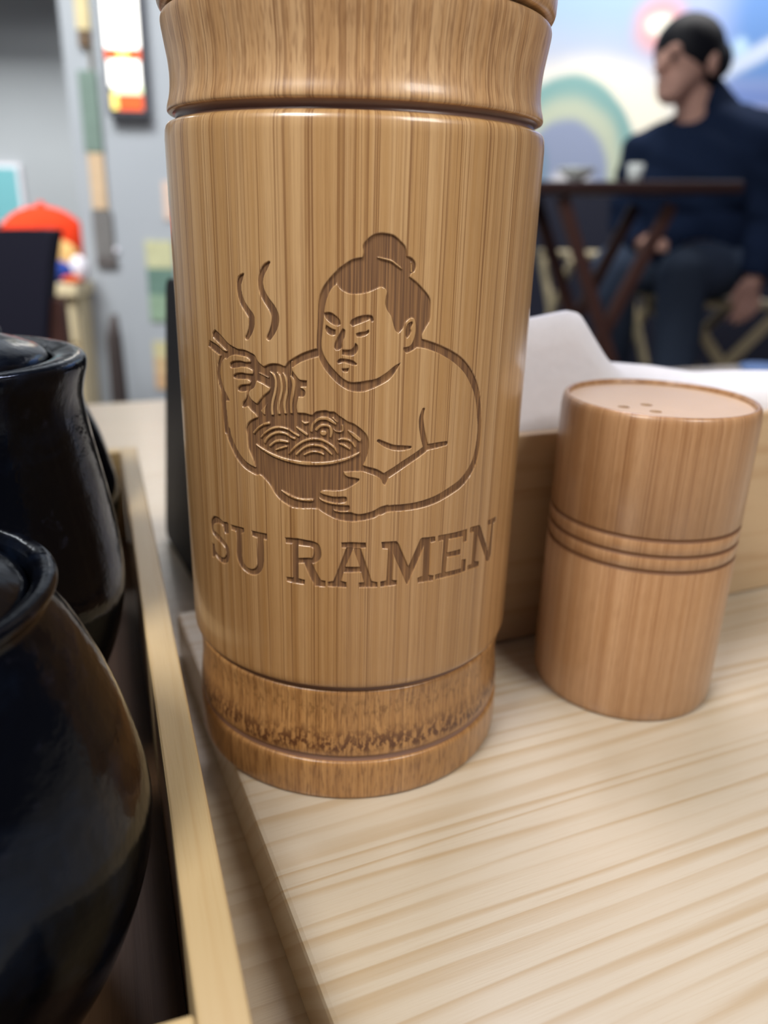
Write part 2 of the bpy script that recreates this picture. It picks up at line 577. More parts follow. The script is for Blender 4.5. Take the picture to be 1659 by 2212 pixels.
# ------------------------------------------------------------------ engraved bamboo jar
LOGO = json.loads('''[[1,[[-20.9,122.06,0.22],[-21.69,121.17,1.09],[-22.13,120.01,1.06],[-21.97,118.11,1.07],[-21.29,116.43,1.15],[-20.11,114.98,1.2],[-19.31,113.88,1.35],[-19.37,112.32,1.31],[-19.92,110.9,1.11],[-20.58,109.86,0.9]],0],[1,[[-14.96,124.47,0.4],[-15.86,123.52,1.11],[-16.68,122.19,1.12],[-16.96,120.69,1.03],[-16.67,119.02,1.14],[-15.72,117.38,1.34],[-14.55,115.93,1.47],[-13.93,114.45,1.59],[-14.08,112.91,1.6],[-14.66,111.51,1.35],[-15.41,110.29,1.05]],0],[1,[[-29.54,110.56],[-27.61,109.49],[-25.52,108.09],[-23.33,107.39],[-24.7,105.89],[-26.1,106.61],[-26.76,107.01],[-28.96,108.25],[-30.23,108.99],[-30.27,109.87]],0],[1,[[-31.58,108.15],[-29.23,107.54],[-27.0,106.5],[-26.3,106.52],[-25.04,106.52],[-26.49,104.99],[-27.89,105.51],[-28.51,105.57],[-32.05,106.92]],0],[1,[[-26.3,106.52],[-24.97,107.75],[-24.41,107.61],[-23.15,107.34],[-21.4,107.32],[-19.9,106.93],[-18.86,106.5],[-18.33,105.62],[-17.71,105.01],[-16.79,104.49],[-16.32,104.67],[-15.39,105.09],[-14.19,105.3],[-13.16,105.21],[-12.15,104.93],[-11.43,105.41],[-10.57,106.07],[-10.44,104.96],[-10.46,104.16],[-9.77,103.28],[-9.08,102.53],[-8.25,102.39],[-7.49,102.37],[-7.5,101.23],[-8.82,101.08],[-8.82,100.81],[-8.27,100.64],[-7.85,100.2],[-7.86,99.53],[-8.28,99.09],[-9.26,99.09],[-9.48,98.19],[-9.64,96.95],[-9.52,95.73],[-9.57,91.98],[-20.4,90.7],[-21.46,90.54],[-21.23,91.72],[-20.67,92.66],[-19.61,93.37],[-18.59,93.86],[-18.99,94.44],[-20.22,95.26],[-20.96,95.87],[-21.95,95.52],[-22.39,95.67],[-22.26,96.39],[-21.51,97.33],[-21.12,98.22],[-21.08,99.06],[-22.51,98.73],[-23.32,98.84],[-23.39,99.31],[-22.81,99.94],[-21.72,100.29],[-20.33,100.59],[-20.06,101.04],[-20.64,101.48],[-23.47,101.24],[-24.48,101.39],[-24.55,101.8],[-23.78,102.31],[-22.32,102.62],[-20.93,102.58],[-19.58,102.66],[-19.4,103.09],[-19.55,103.54],[-20.87,103.9],[-22.26,103.85],[-23.72,103.48],[-25.04,103.32],[-25.39,103.76],[-25.17,104.33],[-24.2,104.79],[-22.56,105.0],[-21.17,104.92],[-19.98,105.05],[-19.97,105.39],[-20.61,105.92],[-22.15,106.1],[-24.13,106.09],[-25.68,105.5],[-26.4,104.94],[-26.58,105.26]],0],[1,[[-27.04,105.88,1.35],[-28.16,104.65,1.0],[-28.87,103.03,0.88],[-29.0,101.34,0.89],[-28.62,99.7,1.07],[-27.97,98.24,1.09],[-27.69,96.72,1.16],[-27.75,95.28,1.24],[-27.52,92.44,1.28],[-27.24,89.57,1.34]],0],[1,[[-27.82,98.83],[-26.96,97.69],[-25.94,96.28],[-26.75,96.23],[-27.89,96.26]],0],[1,[[-26.87,89.9,1.31],[-26.58,88.67,1.31],[-25.63,86.78,1.29],[-24.19,84.72,1.36],[-22.61,83.32,1.42],[-21.05,82.56,1.45],[-19.23,82.09,1.55]],0],[1,[[-11.29,104.89,1.24],[-10.86,105.32,1.37],[-9.31,106.41,1.35],[-7.65,107.23,1.47],[-5.5,108.0,1.51]],0],[-1,[[-18.56,101.48],[-17.06,101.03],[-15.45,100.31],[-15.7,99.67],[-17.14,98.42],[-18.66,96.65],[-19.47,97.04],[-20.12,97.51],[-20.6,98.28],[-20.4,99.14],[-19.36,99.89],[-18.92,100.69]],0],[-1,[[-16.32,97.06],[-16.66,96.13],[-16.87,94.57],[-17.42,94.92],[-17.72,95.44],[-16.89,96.24]],0],[-1,[[-15.36,103.56,0.21],[-14.54,103.03,0.5],[-14.12,101.99,0.46],[-14.15,100.64,0.46],[-14.49,99.11,0.52],[-14.91,97.7,0.52],[-15.15,96.02,0.53],[-14.99,94.51,0.53],[-14.56,93.3,0.44]],0],[-1,[[-13.79,103.56,0.21],[-13.21,102.88,0.48],[-12.87,101.56,0.51],[-12.83,100.22,0.48],[-13.15,98.83,0.48],[-13.56,97.42,0.55],[-13.66,96.17,0.55],[-13.47,94.81,0.61],[-12.9,93.41,0.51]],0],[-1,[[-12.47,103.54,0.25],[-11.98,102.71,0.5],[-11.67,101.4,0.53],[-11.74,100.04,0.51],[-12.06,98.66,0.54],[-12.3,97.54,0.57],[-12.25,96.04,0.51],[-11.99,94.68,0.57],[-11.42,93.55,0.43]],0],[-1,[[-10.76,102.94,0.41],[-10.35,102.17,0.77],[-10.25,101.24,0.69],[-10.45,99.88,0.67],[-10.72,98.5,0.59],[-10.88,97.12,0.51],[-10.81,95.62,0.51],[-10.47,94.4,0.51],[-10.05,93.61,0.51]],0],[-1,[[-18.02,103.1,0.13],[-17.0,102.79,0.13],[-15.77,102.38,0.13]],0],[-1,[[-10.57,106.0,0.16],[-10.56,104.81,0.22],[-10.73,103.14,0.17]],0],[1,[[-18.76,93.68],[-14.55,94.89],[-9.4,95.72],[-7.82,95.76],[-6.43,95.51],[-5.74,96.15],[-4.72,96.47],[-3.7,96.6],[-2.85,96.39],[-2.01,96.42],[-1.17,95.77],[-0.16,95.12],[0.85,94.46],[1.86,94.14],[2.88,93.46],[3.74,92.78],[4.6,91.82],[5.04,90.77],[5.15,89.54],[5.01,88.13],[4.52,86.53],[4.03,85.32],[5.25,84.94],[6.65,84.56],[7.71,83.99],[8.6,83.42],[9.47,83.75],[9.5,82.75],[9.08,81.86],[8.75,80.99],[8.39,81.24],[7.84,82.27],[6.68,83.12],[5.28,83.68],[4.23,84.05],[3.2,84.1],[1.48,84.03],[0.11,83.91],[0.29,83.28],[0.98,82.85],[2.19,82.68],[3.31,82.42],[3.23,81.97],[1.86,80.95],[0.32,80.1],[-1.42,79.76],[-3.69,79.74],[-4.39,79.61],[-4.83,79.21],[-4.57,78.95],[-3.16,78.58],[-1.76,78.37],[0.5,78.45],[0.8,78.0],[0.69,77.44],[-0.01,77.18],[-1.05,77.01],[-2.63,77.22],[-4.04,77.58],[-5.01,78.07],[-4.84,77.57],[-3.69,77.03],[-2.28,76.74],[-0.53,76.6],[1.22,76.58],[1.4,75.97],[1.14,75.46],[0.18,75.25],[-0.87,75.29],[-2.01,75.61],[-1.92,75.24],[-0.52,74.98],[1.59,75.04],[2.46,74.76],[3.52,74.62],[5.1,74.9],[6.5,75.38],[7.9,76.17],[9.5,76.57],[9.55,75.06],[7.94,74.67],[6.89,73.96],[5.48,73.52],[3.37,73.11],[1.61,73.02],[-1.03,73.37],[-2.8,74.13],[-4.22,74.89],[-5.29,75.56],[-7.27,75.49],[-9.1,75.3],[-10.96,75.37],[-12.29,75.95],[-13.62,76.7],[-14.78,77.85],[-15.74,79.29],[-16.72,80.35],[-18.03,81.44],[-18.97,81.75],[-19.56,83.22],[-19.95,84.51],[-20.66,85.87],[-21.16,87.06],[-21.32,88.49],[-21.38,89.75],[-21.61,90.97],[-21.16,92.11],[-20.26,92.95]],0],[-1,[[-13.38,78.79,0.19],[-12.43,78.27,0.47],[-11.12,77.69,0.53],[-9.81,77.37,0.52],[-8.34,77.25,0.52],[-6.53,77.41,0.62]],0],[-1,[[-19.18,88.01,0.28],[-17.95,87.37,0.47],[-16.14,86.63,0.57],[-13.81,85.94,0.64],[-11.37,85.51,0.7],[-8.81,85.31,0.76],[-6.32,85.34,0.71],[-3.87,85.56,0.67],[-1.29,86.08,0.63],[1.27,86.95,0.52],[2.63,87.68,0.45],[3.22,88.04,0.31]],0],[-1,[[-19.72,90.44,0.39],[-18.63,91.58,0.39],[-17.37,92.45,0.38],[-15.96,92.98,0.56]],0],[-1,[[-17.97,89.71,0.27],[-16.61,91.05,0.38],[-15.01,92.04,0.45],[-13.29,92.37,0.44],[-11.62,92.14,0.43],[-10.36,91.47,0.43],[-9.37,91.04,0.5]],0],[-1,[[-17.08,88.75,0.46],[-16.45,89.73,0.49],[-15.05,90.8,0.49],[-13.5,91.29,0.48],[-12.01,91.14,0.47],[-10.92,90.54,0.47],[-10.19,90.35,0.47]],0],[-1,[[-15.8,88.21,0.46],[-14.7,89.15,0.45],[-13.35,89.58,0.55],[-11.67,89.49,0.47]],0],[-1,[[-14.45,87.48,0.26],[-13.39,87.97,0.37],[-12.06,88.48,0.4]],0],[-1,[[-11.53,87.02,0.29],[-10.22,88.49,0.43],[-8.41,89.89,0.46],[-6.46,90.56,0.49],[-4.56,90.51,0.49],[-3.01,89.81,0.49],[-1.81,88.89,0.49],[-1.21,87.86,0.35]],0],[-1,[[-9.88,87.01,0.4],[-8.6,88.28,0.39],[-7.17,89.1,0.49],[-5.6,89.3,0.49],[-4.04,88.96,0.49],[-3.01,88.13,0.49],[-2.41,87.54,0.31]],0],[-1,[[-8.17,87.07,0.32],[-7.01,87.7,0.35],[-5.95,87.92,0.39],[-4.74,87.77,0.39],[-4.13,87.45,0.39]],0],[-1,[[-9.71,92.75,0.32],[-8.74,92.14,0.53],[-7.6,91.44,0.53]],0],[-1,[[-8.54,94.07,0.25],[-8.01,93.76,0.45],[-7.31,93.9,0.35]],0],[-1,[[-6.63,92.21,0.52],[-6.45,93.35,0.52],[-5.75,94.26,0.52],[-4.72,94.93,0.62],[-3.53,94.99,0.68],[-2.51,94.52,0.68],[-1.67,93.95,0.44]],0],[-1,[[-5.59,92.54,0.52],[-4.89,93.28,0.52],[-3.87,93.59,0.52],[-2.85,93.3,0.51],[-2.51,92.36,0.62],[-2.67,91.22,0.38]],0],[-1,[[-4.3,91.92,0.97],[-3.95,91.94,0.97]],0],[-1,[[-1.06,90.68,0.31],[-0.13,90.88,0.45],[1.06,90.65,0.45],[1.92,89.97,0.45],[2.35,89.27,0.35]],0],[-1,[[-0.8,89.81,0.28],[0.05,89.57,0.52],[1.25,88.81,0.38]],0],[-1,[[1.04,92.57,0.34],[1.89,91.89,0.75],[3.26,90.77,0.69]],0],[-1,[[-2.18,95.14,0.34],[-1.33,94.31,0.24]],0],[-1,[[-0.23,93.66,0.31],[-0.22,92.53,0.27],[-1.49,92.37,0.21],[-2.0,92.82,0.17]],0],[1,[[-1.48,121.34],[-1.58,123.34],[-0.08,124.64],[1.41,125.57],[3.28,125.98],[3.49,126.87],[3.34,128.11],[3.97,129.01],[5.07,129.92],[6.38,130.33],[7.7,130.29],[9.04,130.01],[10.42,128.97],[11.43,127.92],[11.79,126.31],[12.49,126.14],[13.33,125.42],[13.61,124.52],[13.3,123.6],[12.71,123.23],[12.44,122.59],[13.69,121.76],[14.98,120.65],[16.31,119.33],[17.01,118.19],[17.11,116.29],[16.99,114.38],[16.19,113.05],[15.5,111.71],[15.55,110.54],[14.64,109.48],[13.61,108.73],[12.38,108.26],[11.78,108.76],[11.72,109.29],[12.54,109.37],[13.26,109.71],[13.84,110.97],[14.14,112.32],[14.07,113.86],[13.78,114.72],[13.15,115.01],[12.34,114.55],[11.76,113.88],[11.39,112.93],[10.6,112.07],[9.98,112.56],[9.44,114.08],[9.1,115.22],[8.28,116.35],[7.86,117.47],[7.92,118.96],[8.08,119.89],[7.58,120.53],[6.81,120.7],[5.85,120.32],[4.15,119.64],[2.25,119.33],[1.1,119.36],[-0.04,119.73],[-0.81,120.26],[-1.38,120.98]],0],[1,[[13.28,114.25],[13.4,113.87],[13.03,112.91],[13.15,112.33],[12.77,111.57],[12.37,111.09],[12.11,111.58],[12.1,112.92],[12.47,113.88]],0],[-1,[[6.2,126.04,0.18],[7.44,125.79,0.26],[8.79,125.46,0.3],[9.98,124.66,0.3],[10.89,124.04,0.15]],0],[-1,[[12.65,125.24,0.15],[12.8,123.51,0.27]],0],[1,[[-1.58,123.43],[-2.91,122.03],[-4.06,120.53],[-4.74,119.03],[-5.03,117.54],[-5.14,115.66],[-5.2,113.78],[-5.35,110.91],[-5.36,108.79],[-4.96,107.15],[-4.07,105.33],[-2.87,103.81],[-1.08,102.08],[1.19,100.81],[3.52,100.61],[5.15,101.08],[7.23,102.02],[9.08,103.16],[10.46,104.99],[11.13,106.26],[10.0,105.65],[8.42,104.38],[6.44,103.2],[4.46,102.79],[2.48,102.47],[0.9,102.54],[-0.49,103.3],[-2.08,104.82],[-3.47,106.54],[-4.37,108.45],[-4.5,109.99],[-4.36,111.53],[-4.16,113.44],[-3.97,115.33],[-3.77,117.03],[-3.29,118.71],[-2.52,120.21],[-1.48,121.34]],0],[1,[[-3.96,115.62],[-2.9,115.79],[-1.93,115.31],[-0.96,114.4],[-0.76,113.56],[-1.53,113.34],[-2.7,113.87],[-3.67,114.78]],0],[1,[[-3.58,113.37],[-2.7,112.83],[-1.72,112.48],[-1.72,111.63],[-2.5,111.5],[-3.28,111.95],[-3.67,112.7]],0],[1,[[-0.37,112.81],[0.12,112.44],[0.03,111.3],[-0.45,110.13],[-0.54,109.07],[-1.51,108.65],[-1.94,109.12],[-1.81,110.09],[-1.14,111.45]],0],[1,[[-0.44,108.78],[1.22,108.83],[1.9,109.42],[2.08,110.1],[2.58,109.63],[2.59,108.66],[1.82,107.77],[0.84,107.65],[-0.43,107.81]],0],[1,[[-1.4,106.42],[-0.91,106.98],[0.46,106.96],[1.64,106.7],[2.53,106.03],[2.24,105.83],[1.25,106.0],[-0.12,106.36],[-1.2,106.07]],0],[1,[[-0.51,105.07],[0.87,105.21],[0.78,104.62],[0.29,104.41],[-0.21,104.59]],0],[1,[[1.07,113.8],[1.35,114.46],[2.69,115.15],[4.22,115.46],[5.29,115.29],[5.6,114.44],[5.31,114.16],[4.91,114.72],[4.05,114.33],[2.52,113.73],[1.56,113.33]],0],[1,[[2.25,111.92],[2.93,112.16],[4.09,112.34],[4.66,112.69],[4.77,112.25],[4.29,111.77],[3.33,111.37],[2.45,111.35]],0],[1,[[14.63,110.18,1.79],[16.4,109.79,1.57],[19.06,108.89,1.55],[21.88,107.58,1.66],[24.32,106.13,1.78],[26.65,104.15,1.69],[28.51,101.79,1.7],[29.98,99.16,1.58],[30.78,96.54,1.4],[31.24,93.94,1.33],[31.62,91.3,1.16],[31.59,88.7,1.24],[31.28,86.12,1.37],[30.58,83.59,1.56],[28.97,81.21,1.78],[26.7,79.34,1.78],[23.88,78.07,1.71],[20.91,76.92,1.59],[18.08,76.24,1.54],[15.35,75.88,1.45],[12.45,75.75,1.42],[9.39,75.69,1.42],[7.9,75.1,1.41]],0],[1,[[16.53,96.7,0.56],[16.14,95.02,0.91],[16.31,93.05,1.13],[16.81,90.78,1.19],[17.45,88.72,1.21]],0],[1,[[17.46,88.59,1.26],[20.22,88.83,1.08],[22.24,88.99,0.89]],0],[1,[[17.21,88.24,1.31],[15.14,86.89,1.29],[12.87,85.54,1.33],[10.89,84.26,1.32],[9.17,83.2,1.38],[8.44,82.72,1.26]],0],[1,[[7.31,84.02],[8.67,83.47],[9.67,83.05],[8.74,81.04],[8.35,81.44]],0],[1,[[7.15,90.51,0.63],[8.5,89.74,0.98],[10.24,89.06,1.04],[12.24,88.84,1.01],[13.89,88.87,0.56]],0],[1,[[-29.88,68.08],[-28.53,68.34],[-28.17,68.12],[-28.25,65.78],[-29.2,65.41],[-29.72,65.86],[-30.04,66.96],[-30.5,67.37]],1],[1,[[-29.99,67.62,0.82],[-31.45,67.96,1.28],[-33.06,67.71,1.63],[-34.17,66.83,1.15],[-34.49,65.53,0.85],[-34.09,64.55,1.0],[-32.84,63.95,1.34],[-31.3,63.43,1.29],[-30.02,62.82,1.26],[-29.11,62.11,1.23],[-28.87,61.08,1.16],[-28.94,59.95,1.17],[-29.65,58.84,1.33],[-30.84,58.35,1.3],[-32.21,58.58,1.2],[-33.26,59.13,0.92],[-33.96,59.8,0.62]],1],[1,[[-34.89,61.4],[-33.91,61.39],[-33.52,59.38],[-34.0,58.32],[-34.93,57.89],[-35.05,58.64]],1],[1,[[-27.28,68.14],[-23.36,68.27],[-23.21,67.35],[-24.08,66.93],[-25.99,66.98],[-27.13,67.0]],1],[1,[[-25.0,67.34,1.49],[-24.85,65.02,1.56],[-24.97,62.84,1.64],[-24.93,60.89,1.58],[-24.2,59.23,1.38],[-22.91,58.36,1.23],[-21.38,58.21,1.33],[-20.12,58.74,1.42],[-19.23,60.04,1.51],[-19.0,61.6,1.73],[-18.9,64.29,1.71],[-18.85,67.47,1.46]],1],[1,[[-21.09,68.2],[-17.16,68.22],[-17.04,66.89],[-18.06,66.9],[-19.82,66.85],[-20.9,67.04]],1],[1,[[-12.63,68.17],[-9.71,68.34],[-7.03,68.1],[-5.57,67.61],[-5.87,66.81],[-7.19,66.84],[-9.73,66.86],[-11.41,67.02],[-12.5,66.94]],1],[1,[[-11.01,68.17],[-9.71,68.34],[-9.77,57.82],[-11.01,57.63]],1],[1,[[-12.49,58.85],[-10.76,58.96],[-9.83,58.94],[-8.31,58.74],[-8.39,57.68],[-10.62,57.77],[-12.43,57.89]],1],[1,[[-7.33,67.57,1.14],[-5.87,67.05,1.43],[-5.4,65.92,1.44],[-5.58,64.5,1.67],[-6.32,63.57,1.22],[-7.51,63.52,1.15],[-9.78,63.17,1.17]],1],[1,[[-8.42,62.95],[-6.77,63.13],[-5.89,61.16],[-4.72,59.03],[-3.69,58.95],[-3.69,57.58],[-5.91,57.55],[-6.8,59.15],[-7.68,61.13]],1],[1,[[-0.26,68.16],[1.87,68.25],[4.86,68.15],[5.0,67.03],[3.74,66.9],[-0.11,67.01]],1],[1,[[0.82,67.03],[2.31,66.9],[0.78,62.97],[-0.34,59.13],[0.82,58.84],[0.91,57.64],[-3.1,57.71],[-3.18,58.74],[-1.94,59.06],[-0.79,62.29]],1],[1,[[2.31,66.9],[3.81,66.9],[5.1,62.97],[6.34,59.11],[7.6,58.72],[7.7,57.59],[3.67,57.65],[3.58,58.78],[4.74,58.84],[3.66,62.99]],1],[1,[[0.64,62.49],[3.81,62.51],[4.12,61.32],[0.37,61.22]],1],[1,[[8.33,68.19],[11.55,68.17],[12.14,67.43],[14.55,61.84],[17.15,68.03],[17.54,68.27],[20.76,68.07],[20.93,66.95],[19.77,66.85],[19.77,59.0],[20.86,58.69],[20.82,57.47],[17.02,57.64],[16.87,58.79],[18.08,59.1],[18.14,66.32],[14.43,57.51],[10.99,65.38],[10.94,59.02],[11.96,58.82],[12.05,57.8],[8.42,57.61],[8.3,58.83],[9.68,59.03],[9.84,66.55],[8.55,66.73]],1],[1,[[21.62,68.12],[29.89,68.0],[30.02,65.02],[28.82,65.11],[28.69,66.57],[24.51,66.78],[24.38,63.58],[28.04,63.56],[28.15,62.2],[24.34,62.47],[24.24,58.8],[28.71,58.63],[28.79,60.8],[30.16,60.54],[30.29,57.57],[21.47,57.64],[21.4,58.79],[22.96,58.88],[23.13,66.85],[21.7,66.82]],1],[1,[[30.83,68.18],[34.07,67.97],[34.8,67.16],[38.58,60.14],[39.24,66.83],[37.54,66.91],[37.38,68.09],[41.32,67.99],[41.51,66.88],[40.26,66.73],[40.27,58.72],[39.68,57.18],[38.24,57.67],[33.69,65.81],[33.5,59.07],[34.97,58.61],[34.94,57.45],[30.98,57.69],[30.87,58.77],[32.18,58.71],[32.24,66.81],[30.95,66.93]],1]]''')


def smooth_path(P, closed):
    P = np.array(P, float)
    n = len(P)
    tan = np.zeros((n, P.shape[1]))
    for i in range(n):
        if not closed and i in (0, n - 1):
            continue
        a, b, c = P[(i - 1) % n], P[i], P[(i + 1) % n]
        d1, d2 = b[:2] - a[:2], c[:2] - b[:2]
        l1, l2 = np.hypot(*d1) + 1e-9, np.hypot(*d2) + 1e-9
        if (d1 @ d2) / (l1 * l2) > (0.45 if closed else -0.9):
            tan[i] = (c - a) / (l1 + l2)
    out = []
    for i in range(n if closed else n - 1):
        a, b = P[i], P[(i + 1) % n]
        L = np.hypot(*(b[:2] - a[:2]))
        for k in range(4):
            s = k / 4
            h00, h10, h01, h11 = 2*s**3-3*s**2+1, s**3-2*s**2+s, -2*s**3+3*s**2, s**3-s**2
            out.append(h00*a + h10*L*tan[i] + h01*b + h11*L*tan[(i + 1) % n])
    if not closed:
        out.append(P[-1])
    return np.array(out)


def logo_mask(s, z):
    """coverage of the engraving on a grid (millimetres of arc, millimetres of height)"""
    m = np.zeros((len(z), len(s)), np.float32)
    let = np.zeros_like(m)
    for sg, P, g in LOGO:
        st = len(P[0]) == 3
        Q = smooth_path(P, not st) if (st or g == 0) else np.array(P, float)
        pad = (Q[:, 2].max() / 2 if st else 0) + 0.3
        i0, i1 = np.searchsorted(s, [Q[:, 0].min() - pad, Q[:, 0].max() + pad])
        j0, j1 = np.searchsorted(z, [Q[:, 1].min() - pad, Q[:, 1].max() + pad])
        if i1 <= i0 or j1 <= j0:
            continue
        X, Z = np.meshgrid(s[i0:i1], z[j0:j1])
        best = np.full(X.shape, 1e9, np.float32)
        ins = np.zeros(X.shape, bool)
        n = len(Q)
        for k in range(n - 1 if st else n):
            a, b = Q[k], Q[(k + 1) % n]
            dx, dz = b[0] - a[0], b[1] - a[1]
            t = np.clip(((X - a[0]) * dx + (Z - a[1]) * dz) / (dx * dx + dz * dz + 1e-12), 0, 1)
            d = np.hypot(X - a[0] - t * dx, Z - a[1] - t * dz)
            if st:
                d = d - (a[2] + (b[2] - a[2]) * t) / 2
            else:
                cr = (a[1] > Z) != (b[1] > Z)
                ins ^= cr & (X < (Z - a[1]) / (dz if abs(dz) > 1e-12 else 1e-12) * dx + a[0])
            best = np.minimum(best, d)
        if not st:
            best = np.where(ins, -best, best)
        cov = np.clip(0.5 - best / 0.16, 0, 1)
        sub = m[j0:j1, i0:i1]
        sub[:] = np.maximum(sub, cov) if sg > 0 else np.minimum(sub, 1 - cov)
        if g == 1:
            let[j0:j1, i0:i1] = 1
    return m, let


def np_mesh(name, V, Fq, eng=None):
    """quad mesh from arrays; keeps only the vertices it uses"""
    used, inv = np.unique(Fq.ravel(), return_inverse=True)
    V2 = V[used]
    F2 = inv.reshape(-1, 4)
    me = bpy.data.meshes.new(name)
    me.vertices.add(len(V2))
    me.vertices.foreach_set('co', V2.astype(np.float32).ravel())
    me.loops.add(F2.size)
    me.loops.foreach_set('vertex_index', F2.ravel().astype(np.int32))
    me.polygons.add(len(F2))
    me.polygons.foreach_set('loop_start', np.arange(0, F2.size, 4, dtype=np.int32))
    me.polygons.foreach_set('use_smooth', np.ones(len(F2), bool))
    me.update(calc_edges=True)
    if eng is not None:
        at = me.attributes.new('engrave', 'FLOAT', 'POINT')
        at.data.foreach_set('value', eng[used].astype(np.float32))
    return me


JR = 0.042
J0 = Vector((-0.0086, 0.1963, 0.0))
jar = thing('bamboo_jar', 'tall turned bamboo jar engraved with a noodle eater above SU RAMEN', 'jar', J0)
DS = 0.125
s_ax = np.arange(-38.0, 44.0 + DS / 2, DS)
z_ax = np.arange(54.0, 134.0 + DS / 2, DS)
mask, letm = logo_mask(s_ax, z_ax)
depth = 0.38e-3
TH, ZZ = np.meshgrid(s_ax / (JR * 1000), z_ax / 1000)
RR = JR - depth * np.clip(mask * 1.15 - 0.05, 0, 1)
ns, nz = len(s_ax), len(z_ax)
V = np.stack([RR * np.sin(TH), -RR * np.cos(TH), ZZ], -1).reshape(-1, 3)
E = mask.reshape(-1)
idx = np.arange(ns * nz).reshape(nz, ns)
Fq = np.stack([idx[:-1, :-1], idx[:-1, 1:], idx[1:, 1:], idx[1:, :-1]], -1).reshape(-1, 4)
fm = E[Fq].mean(1)
fl = letm.reshape(-1)[Fq].mean(1) > 0.5
# the plain wall around the engraved patch
th_a, th_b = TH[0, 0], TH[0, -1]
tail = np.linspace(th_b, th_a + 2 * PI, 420)
V3, F3 = [], []


def add_grid(ths, zs, rs):
    base = sum(len(q) for q in V3)
    T_, Z_ = np.meshgrid(ths, zs)
    R_ = np.repeat(np.array(rs)[:, None], len(ths), 1)
    V3.append(np.stack([R_ * np.sin(T_), -R_ * np.cos(T_), Z_], -1).reshape(-1, 3))
    ii = base + np.arange(len(ths) * len(zs)).reshape(len(zs), len(ths))
    F3.append(np.stack([ii[:-1, :-1], ii[:-1, 1:], ii[1:, 1:], ii[1:, :-1]], -1).reshape(-1, 4))


full = np.concatenate([np.linspace(th_a, th_b, 165), tail[1:]])
low = [(0.0405, 0.0316), (0.0412, 0.0318), (0.0417, 0.0322), (0.04192, 0.0329), (JR, 0.0342), (JR, 0.045), (JR, z_ax[0] / 1000)]
high = [(JR, z_ax[-1] / 1000), (JR, 0.1475), (0.04185, 0.1492), (0.0416, 0.1500), (0.0412, 0.1505), (0.0402, 0.1509)]
add_grid(full, [q[1] for q in low], [q[0] for q in low])
add_grid(full, [q[1] for q in high], [q[0] for q in high])
add_grid(tail, np.linspace(z_ax[0] / 1000, z_ax[-1] / 1000, 12), [JR] * 12)
Vb = np.concatenate([V] + V3)
Eb = np.concatenate([E, np.zeros(len(Vb) - len(E))])
Fb = np.concatenate([Fq[fm < 0.5]] + [q + len(V) for q in F3])
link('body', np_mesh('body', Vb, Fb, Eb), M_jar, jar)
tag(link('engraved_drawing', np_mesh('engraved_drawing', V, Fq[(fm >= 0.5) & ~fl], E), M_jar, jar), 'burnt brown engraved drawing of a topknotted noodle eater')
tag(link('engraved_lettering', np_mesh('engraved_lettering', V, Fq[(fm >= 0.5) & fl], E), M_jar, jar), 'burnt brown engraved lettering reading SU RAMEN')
link('lower_band', lathe_me('lower_band', rnd([(0.0400, 0.0122), (0.0408, 0.0124), (0.0413, 0.0130), (0.0413, 0.0145), (0.0410, 0.0180), (0.0406, 0.0215), (0.0405, 0.0255), (0.0407, 0.0285), (0.0408, 0.0296), (0.0406, 0.0302), (0.0400, 0.0304)], 2), 192), M_jar_foot, jar)
link('lower_groove', lathe_me('lower_groove', rnd([(0.0404, 0.0298), (0.0402, 0.0304), (0.0401, 0.0310), (0.0403, 0.0318), (0.0412, 0.0326)], 1), 192), M_groove, jar)
link('foot', lathe_me('foot', rnd([(0.0, 0.0), (0.0405, 0.0), (0.0412, 0.0004), (0.0415, 0.0014), (0.0416, 0.0092), (0.0415, 0.0104), (0.0411, 0.0110), (0.0400, 0.0112)], 2), 192), M_jar_foot, jar)
link('foot_groove', lathe_me('foot_groove', rnd([(0.0410, 0.0106), (0.0407, 0.0112), (0.0406, 0.0119), (0.0408, 0.0126), (0.0410, 0.0130)], 1), 192), M_groove, jar)
link('upper_band', lathe_me('upper_band', rnd([(0.0398, 0.1526), (0.0408, 0.1526), (0.04125, 0.1530), (0.0411, 0.1540), (0.0405, 0.1560), (0.0402, 0.1590), (0.0404, 0.1625), (0.0409, 0.1655), (0.0414, 0.1685), (0.0415, 0.1698), (0.0412, 0.1706), (0.0402, 0.1709)], 2), 192), M_jar_band, jar)
link('upper_groove', lathe_me('upper_groove', [(0.0404, 0.1504), (0.0396, 0.1508), (0.0394, 0.1522), (0.0404, 0.1528)], 192), M_groove, jar)
link('rim', lathe_me('rim', rnd([(0.0394, 0.1703), (0.0394, 0.1716), (0.0410, 0.1717), (0.0418, 0.1724), (0.0421, 0.1740), (0.0421, 0.1900), (0.0418, 0.1925), (0.0405, 0.1930), (0.0372, 0.1928), (0.0368, 0.1900), (0.0368, 0.0200), (0.0, 0.0200)], 2), 192), M_jar_band, jar)

# ------------------------------------------------------------------ bamboo shaker
SH = Vector((0.0756, 0.2164, 0.0))
shk = thing('bamboo_shaker', 'small bamboo shaker with three turned lines and holes in its top', 'shaker', SH)
SR_, SZ = 0.0266, 0.0886


def groove(z, d=0.0004, w_=0.0007):
    return [(SR_, z - w_), (SR_ - d, z - w_ * .4), (SR_ - d, z + w_ * .4), (SR_, z + w_)]


def arc_z(zs):
    out = []
    for q in zs: out += groove(q)
    return out


